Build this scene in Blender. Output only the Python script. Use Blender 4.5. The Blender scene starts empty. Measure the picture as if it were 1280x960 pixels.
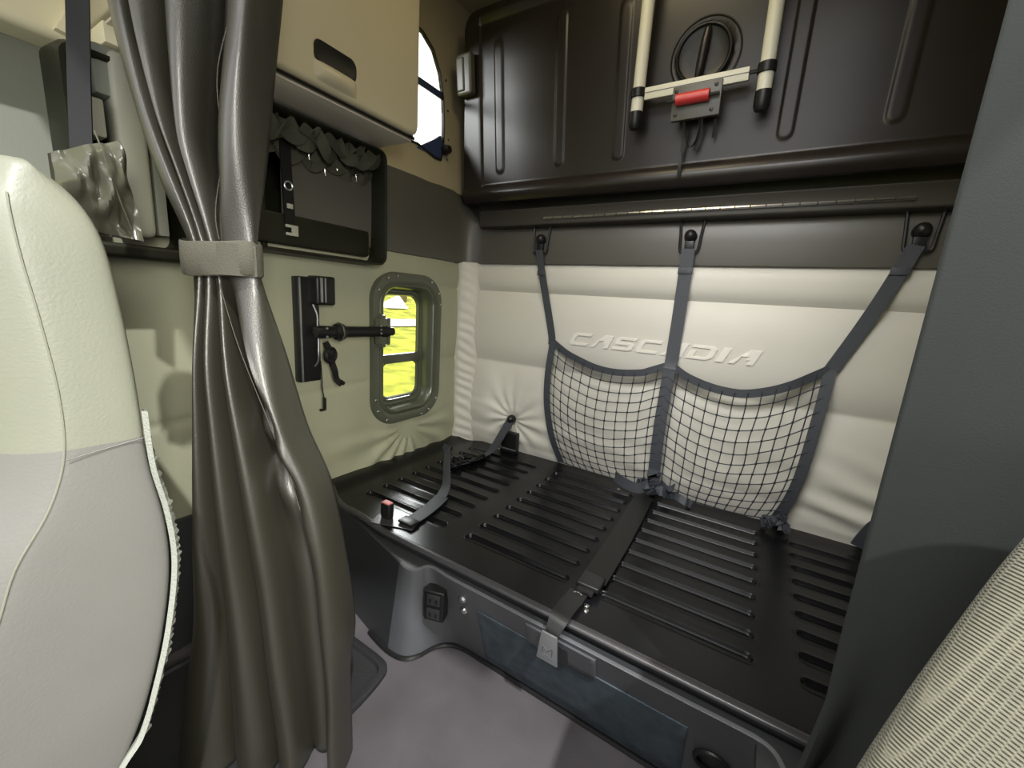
import bpy, bmesh, math, random
import numpy as np
from mathutils import Vector, Matrix, noise
random.seed(7)
scn = bpy.context.scene
COL = scn.collection
sin, cos, pi = math.sin, math.cos, math.pi

# ---------------------------------------------------------------- materials
def mat(name, col, rough=.5, metal=0., bump=0., bscale=60., var=0., vscale=4., spec=.5, coat=0., sheen=0., kind='noise', bdist=.002):
    m = bpy.data.materials.new(name); m.use_nodes = True
    nt = m.node_tree; N = nt.nodes; L = nt.links
    b = N['Principled BSDF']
    b.inputs['Base Color'].default_value = (*col, 1)
    b.inputs['Roughness'].default_value = rough
    b.inputs['Metallic'].default_value = metal
    b.inputs['Specular IOR Level'].default_value = spec
    b.inputs['Coat Weight'].default_value = coat
    b.inputs['Sheen Weight'].default_value = sheen
    tc = N.new('ShaderNodeTexCoord')
    if var > 0:
        n = N.new('ShaderNodeTexNoise'); n.inputs['Scale'].default_value = vscale; n.inputs['Detail'].default_value = 5
        L.new(tc.outputs['Object'], n.inputs['Vector'])
        r = N.new('ShaderNodeValToRGB')
        r.color_ramp.elements[0].position = .3; r.color_ramp.elements[1].position = .7
        r.color_ramp.elements[0].color = (*[max(0, c*(1-var)) for c in col], 1)
        r.color_ramp.elements[1].color = (*[min(1, c*(1+var)) for c in col], 1)
        L.new(n.outputs['Fac'], r.inputs['Fac']); L.new(r.outputs['Color'], b.inputs['Base Color'])
    if bump > 0:
        if kind == 'noise':
            t = N.new('ShaderNodeTexNoise'); t.inputs['Scale'].default_value = bscale; t.inputs['Detail'].default_value = 3
            out = t.outputs['Fac']; L.new(tc.outputs['Object'], t.inputs['Vector'])
        elif kind == 'voronoi':
            t = N.new('ShaderNodeTexVoronoi'); t.inputs['Scale'].default_value = bscale
            out = t.outputs['Distance']; L.new(tc.outputs['Object'], t.inputs['Vector'])
        else:  # weave: two crossed waves
            w1 = N.new('ShaderNodeTexWave'); w1.bands_direction = 'DIAGONAL'; w1.inputs['Scale'].default_value = bscale
            w2 = N.new('ShaderNodeTexWave'); w2.bands_direction = 'Z'; w2.inputs['Scale'].default_value = bscale
            L.new(tc.outputs['Object'], w1.inputs['Vector']); L.new(tc.outputs['Object'], w2.inputs['Vector'])
            w1.inputs['Distortion'].default_value = .6; w2.inputs['Distortion'].default_value = .6
            mx = N.new('ShaderNodeMath'); mx.operation = 'ADD'
            L.new(w1.outputs['Fac'], mx.inputs[0]); L.new(w2.outputs['Fac'], mx.inputs[1]); out = mx.outputs[0]
        bp = N.new('ShaderNodeBump'); bp.inputs['Strength'].default_value = bump; bp.inputs['Distance'].default_value = bdist
        L.new(out, bp.inputs['Height']); L.new(bp.outputs['Normal'], b.inputs['Normal'])
    return m

M = {}
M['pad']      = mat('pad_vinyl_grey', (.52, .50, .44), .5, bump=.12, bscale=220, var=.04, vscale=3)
M['pad_left'] = mat('pad_vinyl_green_cast', (.30, .30, .21), .5, bump=.12, bscale=220, var=.06, vscale=3)  # olive tint paints the greenish cast of light into the left wall padding
M['emboss']   = mat('embossed_vinyl', (.64, .615, .55), .4, bump=.1, bscale=220)
M['tan']      = mat('tan_plastic', (.43, .385, .265), .5, bump=.12, bscale=350)
M['tan_wall'] = mat('tan_wall_vinyl', (.36, .31, .20), .55, bump=.12, bscale=300)
M['under']    = mat('lit_underside_tone', (.62, .56, .47), .5, bump=.1, bscale=300)  # paler than the cabinet: light on its underside put into the colour
M['cream']    = mat('cream_plastic', (.80, .74, .52), .5)
M['dark_trim']= mat('dark_grey_moulding', (.075, .07, .058), .38, bump=.15, bscale=400, bdist=.001)
M['ledge_dk'] = mat('dark_brown_moulding', (.040, .036, .030), .42, bump=.15, bscale=400, bdist=.001)
M['netcloth'] = mat('olive_black_mesh_cloth', (.045, .045, .028), .8, bump=.6, bscale=250)
M['deck']     = mat('black_painted_metal', (.0042, .0043, .005), .25, bump=.06, bscale=160, bdist=.0006, var=.25, vscale=7, spec=.28)
M['deck_lip'] = mat('worn_dark_metal', (.030, .029, .032), .3, bump=.1, bscale=200, bdist=.0006, spec=.5)
M['bunk_up']  = mat('dark_brown_moulded_panel', (.016, .012, .010), .33, bump=.08, bscale=160, bdist=.0006, var=.2, vscale=5, spec=.4)
M['fascia']   = mat('grey_moulded_plastic', (.070, .072, .078), .42, bump=.3, bscale=450, bdist=.001, var=.12, vscale=6)
M['fascia_dk']= mat('charcoal_moulded_plastic', (.022, .023, .025), .45, bump=.3, bscale=450, bdist=.001)
M['drawer']   = mat('blue_grey_felt_panel', (.048, .064, .078), .8, bump=.4, bscale=350, var=.25, vscale=25)
M['floor']    = mat('mauve_grey_vinyl', (.060, .054, .058), .62, bump=.3, bscale=300, var=.22, vscale=5)
M['mat_rub']  = mat('black_rubber', (.012, .012, .013), .6, bump=.5, bscale=150)
M['curtain']  = mat('black_vinyl_curtain', (.022, .0205, .0135), .40, bump=.4, bscale=420, bdist=.001, spec=.95, coat=.12)
M['band']     = mat('olive_grey_webbing', (.07, .065, .047), .8, bump=.6, bscale=380)
M['curt_r']   = mat('dark_grey_cloth', (.015, .0175, .0165), .9, bump=.2, bscale=500)
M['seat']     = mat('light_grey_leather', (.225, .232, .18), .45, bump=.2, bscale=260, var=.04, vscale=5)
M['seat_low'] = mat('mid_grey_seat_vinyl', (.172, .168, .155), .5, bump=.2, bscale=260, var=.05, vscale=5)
M['fuzz']     = mat('frayed_grey_trim', (.30, .31, .27), .95, bump=1., bscale=300)
M['weave']    = mat('olive_weave_cloth', (.145, .138, .10), .9, bump=.85, bscale=105, kind='weave', bdist=.0016, sheen=.2, var=.1, vscale=40)
M['strap']    = mat('charcoal_webbing', (.034, .038, .046), .5, bump=.6, bscale=300)
M['net']      = mat('dark_net_cord', (.014, .018, .026), .7)
M['black']    = mat('black_plastic', (.009, .009, .009), .36, bump=.1, bscale=200, spec=.35)
M['white']    = mat('off_white_painted_tube', (.62, .60, .50), .38, bump=.1, bscale=200)
M['red']      = mat('red_plastic', (.50, .035, .035), .35)
M['red2']     = mat('faded_red_button', (.55, .16, .14), .5)
M['chrome']   = mat('bright_steel', (.75, .75, .74), .22, metal=1.)
M['alu']      = mat('brushed_steel_tongue', (.42, .43, .44), .35, metal=.85, bump=.2, bscale=150)
M['frame']    = mat('dark_olive_window_frame', (.065, .072, .048), .25, bump=.1, bscale=300, spec=.7)
M['shelf']    = mat('dark_olive_shelf_plastic', (.011, .0115, .006), .45, bump=.1, bscale=300, spec=.28)
M['pillar']   = mat('grey_pillar_plastic', (.30, .30, .24), .55, bump=.15, bscale=300)
M['door_grey']= mat('sage_grey_door_trim', (.20, .21, .17), .6, bump=.15, bscale=300)
M['bag']      = mat('glossy_grey_vinyl', (.09, .09, .065), .25, bump=.2, bscale=90)
M['road']     = mat('pale_concrete', (.85, .83, .80), .8)
M['bark']     = mat('tree_bark', (.16, .12, .05), .9, bump=1, bscale=20)
M['leaf']     = mat('olive_leaves', (.16, .20, .02), .8)
M['tent']     = mat('white_canvas', (.9, .9, .85), .8)
M['bluesh']   = mat('navy_plastic', (.03, .045, .11), .4)

# grass (outside)
g = mat('sunlit_grass', (.50, .53, .05), .9, var=.6, vscale=1.6); M['grass'] = g
# glass: thin sheet
def glass_mat():
    m = bpy.data.materials.new('window_glass'); m.use_nodes = True
    N = m.node_tree.nodes; L = m.node_tree.links; N.clear()
    o = N.new('ShaderNodeOutputMaterial'); mix = N.new('ShaderNodeMixShader')
    t = N.new('ShaderNodeBsdfTransparent'); gl = N.new('ShaderNodeBsdfGlossy'); gl.inputs['Roughness'].default_value = .03
    t.inputs['Color'].default_value = (.96, .97, .93, 1)
    mix.inputs['Fac'].default_value = .05
    L.new(t.outputs[0], mix.inputs[1]); L.new(gl.outputs[0], mix.inputs[2])
    L.new(mix.outputs[0], o.inputs['Surface']); return m
M['glass'] = glass_mat()

# ---------------------------------------------------------------- helpers
def tag(o, label=None, cat=None, group=None, kind=None):
    if label: o['label'] = label
    if cat: o['category'] = cat
    if group: o['group'] = group
    if kind: o['kind'] = kind
    return o
def root(name, loc, label, cat, group=None):
    o = bpy.data.objects.new(name, None); COL.objects.link(o); o.location = loc
    o.empty_display_size = .05
    return tag(o, label, cat, group)
def wloc(p):
    l = Vector((0, 0, 0))
    while p is not None: l += p.location; p = p.parent
    return l
def obj(name, geo, m, parent=None, smooth=True, kind=None):
    """geo = (verts, faces) in world coordinates, or a bmesh"""
    me = bpy.data.meshes.new(name)
    if isinstance(geo, tuple):
        me.from_pydata([tuple(v) for v in geo[0]], [], [tuple(f) for f in geo[1]])
        bm = bmesh.new(); bm.from_mesh(me)
    else: bm = geo
    off = wloc(parent)
    if parent is not None: bmesh.ops.translate(bm, verts=bm.verts, vec=-off)
    bmesh.ops.recalc_face_normals(bm, faces=bm.faces)
    bm.to_mesh(me); bm.free()
    me.materials.append(m if not isinstance(m, str) else M[m])
    if smooth:
        for p in me.polygons: p.use_smooth = True
        me.set_sharp_from_angle(angle=math.radians(38))
    o = bpy.data.objects.new(name, me); COL.objects.link(o)
    if parent is not None: o.parent = parent
    if kind: o['kind'] = kind
    return o
def recenter(o):
    """put a lone mesh's origin at its centre"""
    me = o.data; c = Vector((0, 0, 0))
    for v in me.vertices: c += v.co
    c /= max(1, len(me.vertices)); me.transform(Matrix.Translation(-c)); o.location = c
    return o
def lone(name, geo, m, label, cat, group=None, smooth=True):
    return tag(recenter(obj(name, geo, m, None, smooth)), label, cat, group)
def join(*geos):
    V, F = [], []
    for v, f in geos:
        n = len(V); V += [tuple(p) for p in v]; F += [tuple(i+n for i in q) for q in f]
    return V, F
def from_bm(bm):
    bm.verts.ensure_lookup_table()
    for i, v in enumerate(bm.verts): v.index = i
    r = ([v.co.copy() for v in bm.verts], [[v.index for v in f.verts] for f in bm.faces]); bm.free(); return r
def box(x0, x1, y0, y1, z0, z1, bev=.004, seg=2, rot=None):
    bm = bmesh.new(); bmesh.ops.create_cube(bm, size=1)
    for v in bm.verts:
        v.co = Vector(((x0+x1)/2+v.co.x*(x1-x0), (y0+y1)/2+v.co.y*(y1-y0), (z0+z1)/2+v.co.z*(z1-z0)))
    if bev: bmesh.ops.bevel(bm, geom=bm.edges[:], offset=bev, segments=seg, affect='EDGES', profile=.6)
    if rot is not None:
        c = Vector(((x0+x1)/2, (y0+y1)/2, (z0+z1)/2))
        for v in bm.verts: v.co = c + rot @ (v.co-c)
    return from_bm(bm)
def xf(geo, m):
    return [m @ Vector(v) for v in geo[0]], geo[1]
def catmull(pts, n=8, closed=False):
    P = [Vector(p) for p in pts]; out = []; N = len(P)
    rng = range(N if closed else N-1)
    for i in rng:
        if closed: a, b, c, d = P[i-1], P[i], P[(i+1) % N], P[(i+2) % N]
        else: a = P[max(i-1, 0)]; b = P[i]; c = P[i+1]; d = P[min(i+2, N-1)]
        for k in range(n):
            t = k/n
            out.append(.5*((2*b)+(c-a)*t+(2*a-5*b+4*c-d)*t*t+(3*b-a-3*c+d)*t**3))
    if not closed: out.append(P[-1])
    return out
def tube(pts, r, seg=8, closed=False, cap=True):
    P = [Vector(p) for p in pts]; V, F = [], []; N = len(P)
    R = r if isinstance(r, (list, tuple)) else [r]*N
    up = None
    for i in range(N):
        if closed: t = (P[(i+1) % N]-P[i-1])
        else: t = P[min(i+1, N-1)]-P[max(i-1, 0)]
        t.normalize() if t.length > 1e-9 else None
        if up is None: up = Vector((0, 0, 1)) if abs(t.z) < .9 else Vector((1, 0, 0))
        s = t.cross(up)
        if s.length < 1e-6: s = t.cross(Vector((1, 0, 0)))
        s.normalize(); u = s.cross(t); up = u
        for k in range(seg):
            a = 2*pi*k/seg; V.append(P[i]+(s*cos(a)+u*sin(a))*R[i])
    for i in range(N if closed else N-1):
        for k in range(seg):
            a, b = i*seg, ((i+1) % N)*seg
            F.append((a+k, a+(k+1) % seg, b+(k+1) % seg, b+k))
    if cap and not closed:
        F.append(tuple(range(seg))); F.append(tuple((N-1)*seg+k for k in range(seg)))
    return V, F
def ribbon(pts, widths, wdirs, th=.002):
    """flat strap along pts; wdirs = width direction(s)"""
    P = [Vector(p) for p in pts]; N = len(P); V, F = [], []
    W = widths if isinstance(widths, (list, tuple)) else [widths]*N
    D = wdirs if isinstance(wdirs, list) else [wdirs]*N
    for i in range(N):
        t = (P[min(i+1, N-1)]-P[max(i-1, 0)]).normalized(); w = Vector(D[i]); w = (w-t*w.dot(t)).normalized(); n = t.cross(w)
        for a, b in ((-.5, -.5), (.5, -.5), (.5, .5), (-.5, .5)): V.append(P[i]+w*a*W[i]+n*b*th)
    for i in range(N-1):
        for k in range(4): F.append((i*4+k, i*4+(k+1) % 4, i*4+4+(k+1) % 4, i*4+4+k))
    F += [(3, 2, 1, 0), tuple((N-1)*4+k for k in range(4))]
    return V, F
def grid(nx, ny, f):
    V = [f(i, j) for j in range(ny) for i in range(nx)]
    F = [(j*nx+i, j*nx+i+1, (j+1)*nx+i+1, (j+1)*nx+i) for j in range(ny-1) for i in range(nx-1)]
    return V, F
def rrect(cx, cy, w, h, r, n=8):
    r = max(1e-4, min(r, w/2-1e-4, h/2-1e-4)); out = []
    for (sx, sy, a0) in ((1, 1, 0), (-1, 1, 90), (-1, -1, 180), (1, -1, 270)):
        for k in range(n+1):
            a = math.radians(a0+90*k/n); out.append((cx+sx*(w/2-r)+r*cos(a), cy+sy*(h/2-r)+r*sin(a)))
    return out
def rings(loops, cap0=False, cap1=False, closed=True):
    V, F = [], []; n = len(loops[0])
    for l in loops: V += [Vector(p) for p in l]
    for i in range(len(loops)-1):
        for k in range(n if closed else n-1):
            F.append((i*n+k, i*n+(k+1) % n, (i+1)*n+(k+1) % n, (i+1)*n+k))
    if cap0: F.append(tuple(range(n)))
    if cap1: F.append(tuple((len(loops)-1)*n+k for k in range(n)))
    return V, F
def lathe(prof, c, axis, seg=24, cap=True):
    """prof = [(radius, along axis)]"""
    a = Vector(axis).normalized(); s = a.orthogonal().normalized(); u = a.cross(s); c = Vector(c)
    L = [[c+a*h+(s*cos(2*pi*k/seg)+u*sin(2*pi*k/seg))*max(r, 1e-5) for k in range(seg)] for r, h in prof]
    return rings(L, cap, cap)
def prism(poly, f0, f1, bev=0):
    """poly 2D; f0,f1 map 2D -> 3D"""
    L = [[f0(p) for p in poly], [f1(p) for p in poly]]
    return rings(L, True, True)
def ss(a, b, x):
    t = max(0., min(1., (x-a)/(b-a))); return t*t*(3-2*t)
def interp(tab, x):
    if x <= tab[0][0]: return tab[0][1]
    for (a, va), (b, vb) in zip(tab, tab[1:]):
        if x <= b:
            t = (x-a)/(b-a); return va+(vb-va)*t
    return tab[-1][1]
def sinterp(tab, x):
    """smooth (monotone in x) Catmull interpolation"""
    n = len(tab)
    if x <= tab[0][0]: return tab[0][1]
    if x >= tab[-1][0]: return tab[-1][1]
    for i in range(n-1):
        if x <= tab[i+1][0]:
            x0, y0 = tab[i]; x1, y1 = tab[i+1]; h = x1-x0
            m0 = (tab[i+1][1]-tab[i-1][1])/(tab[i+1][0]-tab[i-1][0]) if i > 0 else (y1-y0)/h
            m1 = (tab[i+2][1]-tab[i][1])/(tab[i+2][0]-tab[i][0]) if i < n-2 else (y1-y0)/h
            t = (x-x0)/h
            return (2*t**3-3*t*t+1)*y0+(t**3-2*t*t+t)*h*m0+(-2*t**3+3*t*t)*y1+(t**3-t*t)*h*m1
def nz(x, y, z=0): return noise.noise(Vector((x, y, z)))

FZ = -.36      # floor level; z = 0 is the bunk deck

# ---------------------------------------------------------------- camera
cam = bpy.data.cameras.new('camera'); co = bpy.data.objects.new('camera', cam); COL.objects.link(co)
a, b, c = .543, 1.3714, .0656
R = Matrix.Rotation(a, 3, 'Z') @ Matrix.Rotation(b, 3, 'X') @ Matrix.Rotation(c, 3, 'Z')
co.matrix_world = Matrix.Translation((1.4856, -1.8318, .793)) @ R.to_4x4()
cam.sensor_fit = 'HORIZONTAL'; cam.sensor_width = 36; cam.lens = 510/1280*36; cam.clip_start = .02; cam.clip_end = 300
scn.camera = co

# ================================================================ SETTING
# floor
lvl = grid(2, 2, lambda i, j: (-.45+2.8*i, -3.2+3.4*j, FZ))
obj('floor', box(-.45, 2.35, -3.2, .05, FZ-.05, FZ, 0), 'floor', smooth=False, kind='structure')
obj('ceiling', box(-.1, 2.3, -1.9, .12, 2.12, 2.17, 0), 'tan_wall', smooth=False, kind='structure')
obj('wall_right', box(2.2, 2.26, -1.35, .12, FZ, 2.12, 0), 'pad', smooth=False, kind='structure')

# back wall: padded, three bands
SE = [-.02, .472, .842, .985]
def back_y(x, z):
    y = 0
    for a0, b0 in zip(SE, SE[1:]):
        if a0 <= z <= b0:
            t = (z-a0)/(b0-a0); h = b0-a0
            y = -(.030 if h > .2 else .022)*(1-abs(2*t-1)**2.6)
    # wrinkles radiating from the button, and soft folds low down
    dx, dz = x-.413, z-.178; r = math.hypot(dx, dz); an = math.atan2(dz, dx)
    y += .020*math.exp(-(r/.035)**2)
    y += .0045*sin(an*13+2*nz(x*6, z*6))*math.exp(-((r-.10)/.10)**2)
    low = ss(.42, .10, z)
    y += .007*low*nz(x*3.1, z*15+x*1.4, 3)+.005*low*nz(x*2+z*10, z*22, 7)
    if x > 1.6:
        y += .010*ss(1.6, 1.9, x)*low*sin((z-.35*(1.95-x))*62+2.0*nz(x*4, z*3))*ss(.02, .12, z)
    y += .0018*nz(x*5, z*5, 1)
    return y
nx, nzr = 230, 150
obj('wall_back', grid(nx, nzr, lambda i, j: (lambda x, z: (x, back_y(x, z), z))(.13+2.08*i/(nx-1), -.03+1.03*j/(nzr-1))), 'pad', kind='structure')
wb = bpy.data.objects['wall_back']
obj('wall_backing', box(.0, 2.25, .07, .12, FZ, 2.12, 0), 'dark_trim', smooth=False, kind='structure').name = 'trim_1'

# raised lettering pressed into the back wall
def letters():
    T = .30
    G = {
     'C': [[(0.12,0),(1,0),(1,.24),(.30,.24),(.24,.36),(.24,.64),(.30,.76),(1,.76),(1,1),(.12,1),(0,.84),(0,.16)]],
     'A': [[(0,0),(.26,0),(.36,.30),(.36,.52),(.62,.52),(.62,.30),(.74,.30),(.74,0),(1,0),(1,1),(.52,1)]],
     'S': [[(0,0),(.88,0),(1,.14),(1,.48),(.88,.60),(.26,.60),(.26,.78),(1,.78),(1,1),(.12,1),(0,.86),(0,.52),(.12,.40),(.74,.40),(.74,.22),(0,.22)]],
     'D': [[(0,0),(.80,0),(1,.2),(1,.8),(.80,1),(0,1),(0,.78),(.70,.78),(.76,.70),(.76,.30),(.70,.22),(.26,.22),(.26,.62),(0,.62)]],
     'I': [[(0,0),(1,0),(1,1),(0,1)]],
    }
    out = []
    word = 'CASCADIA'; wid = {'C': .092, 'A': .090, 'S': .092, 'D': .098, 'I': .030}; gap = .016
    tot = sum(wid[c] for c in word)+gap*7; x = .712; sc = (1.478-.712)/tot
    for ch in word:
        w = wid[ch]*sc
        for poly in G[ch]:
            pts = []
            for (px, pz) in poly:
                zz = .610+pz*.060; xx = x+px*w+(pz-.5)*.026
                pts.append((xx, zz))
            bm = bmesh.new()
            vs = [bm.verts.new((p[0], back_y(p[0], p[1])+.001, p[1])) for p in pts]
            f = bm.faces.new(vs)
            r = bmesh.ops.extrude_face_region(bm, geom=[f])
            tv = [e for e in r['geom'] if isinstance(e, bmesh.types.BMVert)]
            for v in tv: v.co.y -= .0065
            bmesh.ops.bevel(bm, geom=[e for e in bm.edges if all(v in tv for v in e.verts)], offset=.0022, segments=2, affect='EDGES')
            bmesh.ops.triangulate(bm, faces=[f for f in bm.faces if len(f.verts) > 4])
            out.append(from_bm(bm))
        x += w+gap*sc
    return join(*out)
obj('embossed_lettering', letters(), 'emboss', wb)['label'] = 'raised italic letters CASCADIA'
# corner roll (quilted strip between back and left wall)
def roll(i, j):
    t = i/12; z = -.02+1.0*j/119
    x = .052+.092*t; y = -.085+.085*t
    bul = .020*math.sqrt(max(0, 1-(2*t-1)**2))
    w = .0038*sin((z*1.0+t*.055)*118+3*nz(z*5, t))*(.35+.65*ss(.85, .45, z))*math.sqrt(max(0, 1-(2*t-1)**2))
    return (x+(bul+w)*.68, y-(bul+w)*.73, z)
obj('corner_roll', grid(13, 120, roll), 'pad', wb)

# left wall (padded), window opening left free
WY0, WY1, WZ0, WZ1, WR = -.655, -.220, .190, .888, .130
wcy, wcz, ww, wh = (WY0+WY1)/2, (WZ0+WZ1)/2, WY1-WY0, WZ1-WZ0
def in_rr(y, z, sh):
    r = WR-sh*.6; dx = abs(y-wcy)-(ww/2-sh-r); dz = abs(z-wcz)-(wh/2-sh-r)
    return (math.hypot(max(dx, 0), max(dz, 0))-r+min(max(dx, dz), 0)) < 0
def left_x(y, z):
    x = .045
    for a0, b0 in zip([FZ, .472, .845, .985], [.472, .845, .985, 1.2]):
        if a0 <= z <= b0 and y > -.66:
            t = (z-a0)/(b0-a0); x += .014*(1-abs(2*t-1)**3)*ss(-.66, -.56, y)
    # gathered wrinkles fanning from under the window
    dy, dz = y-wcy, z-.16; r = math.hypot(dy, dz); an = math.atan2(-dz, dy)
    fan = ss(.26, .06, z)*ss(-1.0, -.75, y)
    x += .0075*fan*sin(an*15+2.5*nz(y*5, z*5))*ss(.0, .12, r)
    x += .006*fan*nz(y*11, z*7, 2)
    x += .004*nz(y*3, z*3, 5)
    # seam lines on the forward part
    if y < -.66:
        for zs, k in ((.40, .004),):
            x -= k*math.exp(-((z-zs-.05*(y+.9))/.012)**2)
    return x
ny_, nz_ = 150, 130
def lw(i, j):
    y = -1.62+(1.54)*i/(ny_-1); z = FZ+(1.36)*j/(nz_-1); return (left_x(y, z), y, z)
V, F = grid(ny_, nz_, lw)
F = [f for f in F if not all(in_rr(V[k][1], V[k][2], .018) for k in f)]
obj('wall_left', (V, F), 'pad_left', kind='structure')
wl = bpy.data.objects['wall_left']
obj('lower_panel', box(.046, .064, -1.62, -1.06, FZ, .075, .004), 'fascia_dk', wl)
# upper tan wall, with the opening of the upper window
UW = [(-.78, 1.44), (-.60, 1.44), (-.40, 1.448), (-.285, 1.425), (-.246, 1.428), (-.232, 1.48), (-.232, 1.58), (-.243, 1.69), (-.268, 1.78), (-.315, 1.85), (-.38, 1.885), (-.60, 1.90), (-.78, 1.90)]
def in_poly(y, z, poly):
    c = False; n = len(poly)
    for i in range(n):
        (x1, y1), (x2, y2) = poly[i], poly[(i+1) % n]
        if (y1 > z) != (y2 > z) and y < (x2-x1)*(z-y1)/(y2-y1)+x1: c = not c
    return c
V, F = grid(160, 90, lambda i, j: (.05+.002*nz(i*.1, j*.1), -1.25+1.32*i/159, 1.29+.84*j/89))
F = [f for f in F if not all(in_poly(V[k][1], V[k][2], UW) for k in f) and not all(V[k][1] < -.645 and V[k][2] < 1.345 for k in f)]
obj('upper_panel', (V, F), 'tan_wall', wl)
# frame + glass of the upper window
cen = Vector((0, sum(p[0] for p in UW)/len(UW), sum(p[1] for p in UW)/len(UW)))
def uwl(s, x): return [Vector((x, cen.y+(p[0]-cen.y)*s, cen.z+(p[1]-cen.z)*s)) for p in UW]
w2 = obj('window_2', rings([uwl(1.03, .050), uwl(1.028, .056), uwl(1.012, .060), uwl(.992, .060), uwl(.985, .056), uwl(.980, .044)]), 'black', kind='structure')
obj('pane', (uwl(.985, .046), [tuple(range(len(UW)))]), 'glass', w2, smooth=False)
obj('mullion', box(.040, .052, -.80, -.246, 1.682, 1.712, .002), 'bluesh', w2)
obj('lower_corner', prism([(-.40, 1.432), (-.245, 1.43), (-.236, 1.50), (-.25, 1.53), (-.29, 1.50)], lambda p: (.040, p[0], p[1]), lambda p: (.055, p[0], p[1])), 'bluesh', w2)
obj('latch_knob', lathe([(.001, -.03), (.018, -.028), (.022, -.01), (.022, .01), (.016, .03), (.001, .032)], (.06, -.225, 1.475), (1, 0, 0), 16), 'black', w2)
for (yy, zz) in ((-.20, 1.44), (-.195, 1.53), (-.205, 1.65), (-.225, 1.77)):
    obj('screw', lathe([(.006, 0), (.005, .003), (.001, .004)], (.052, yy, zz), (1, 0, 0), 8), 'chrome', w2)

# lower side window
def fr(off, x, r=None): return [Vector((x, p[0], p[1])) for p in rrect(wcy, wcz, ww-2*off, wh-2*off, (WR-off*.75) if r is None else r, 10)]
prof = [(.0, .040), (.0, .058), (.004, .066), (.030, .068), (.038, .064), (.044, .060), (.050, .064), (.058, .065), (.066, .058), (.074, .030), (.080, .006), (.090, .0), (.094, .004), (.100, .004), (.104, -.012)]
w1 = obj('window_1', rings([fr(o, x) for o, x in prof]), 'frame', kind='structure')
obj('pane', ([Vector((-.008, p[0], p[1])) for p in rrect(wcy, wcz, ww-.2, wh-.2, .05)], [tuple(range(36))]), 'glass', w1, smooth=False)
obj('crossbar', box(-.012, .010, WY0+.09, WY1-.09, .468, .512, .004), 'frame', w1)
# lower sash inner frame
obj('sash', rings([[Vector((x, p[0], p[1])) for p in rrect(wcy, .388, ww-.19-2*o, .185-2*o, .05-o)] for o, x in ((0, -.005), (0, .004), (.008, .006), (.012, -.003))]), 'frame', w1)
for k in range(12):
    l = fr(.016, .068); p = l[int(k*len(l)/12)]
    obj('screw', lathe([(.0065, 0), (.005, .003), (.001, .004)], p, (1, 0, 0), 8), 'chrome', w1)

# dark moulded band round the corner: left part then back part
def bandprof(s):  # s = position along path; returns (outward, z) list
    pass
BL = []
path = [(-1.0, 0), (-.6, 0), (-.3, 0), (-.16, 0), (-.09, 1), (-.05, 2), (-.01, 3), (.05, 3), (.3, 3), (1.2, 3), (2.2, 3)]
loops = []
PL = [(.052, -1.02), (.052, -.60), (.053, -.30), (.055, -.17), (.062, -.11), (.080, -.065), (.115, -.035), (.165, -.022), (.25, -.02), (.5, -.02), (1., -.02), (2.2, -.02)]
for k, (x, y) in enumerate(PL):
    if k < 4: n = Vector((1, 0, 0)); top = 1.325
    elif k < 8:
        t = (k-3)/5; n = Vector((cos(t*pi/2), -sin(t*pi/2), 0)); top = 1.325-.17*ss(0, 1, t)
    else: n = Vector((0, -1, 0)); top = 1.150
    zb = .965+.012*min(1, k/6)
    P = Vector((x, y, 0)); prof = []
    for (o, f) in ((-.03, 0), (-.004, 0), (.004, .02), (.008, .2), (.010, .5), (.010, .82), (.004, .93), (-.008, 1.0), (-.04, 1.03)):
        prof.append(P+n*o+Vector((0, 0, zb+(top-zb)*f)))
    loops.append(prof)
obj('trim_2', rings(loops, closed=False), 'dark_trim', kind='structure')
# ledge above with the piano hinge
lp = [(.02, 1.140), (-.058, 1.151), (-.063, 1.152), (-.066, 1.155), (-.0667, 1.160), (-.075, 1.214), (-.0775, 1.2165), (-.0785, 1.2195), (-.077, 1.223), (-.073, 1.2245), (-.065, 1.226), (.03, 1.236)]
loops = [[Vector((x, y, z)) for y, z in lp] for x in (.17, .3, 1.2, 2.2)]
loops = [[Vector((.13, min(.02, y+.05), z)) for y, z in lp]] + loops
obj('trim_3', rings(loops, closed=False), 'ledge_dk', kind='structure')
obj('trim_9', box(.0, .052, -.12, .075, .95, 1.31, 0), 'dark_trim', kind='structure')
h = root('piano_hinge', (1.17, -.07, 1.178), 'long thin steel piano hinge on the ledge beneath the folded upper bunk', 'hinge')
obj('hinge_leaf', box(.535, 1.812, -.068, -.064, 1.168, 1.190, .001), 'dark_trim', h)
kn = []
for k in range(26):
    x0 = .537+k*.049; kn.append(lathe([(.001, 0), (.0065, .001), (.0065, .046), (.001, .047)], (x0, -.073, 1.178), (1, 0, 0), 8))
obj('knuckle', join(*kn), 'chrome', h)

# ================================================================ LOWER BUNK
bunk = root('bunk_platform', (1.1, -.5, FZ), 'wide black slotted metal sleeper bunk base along the padded back wall', 'bunk')
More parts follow.
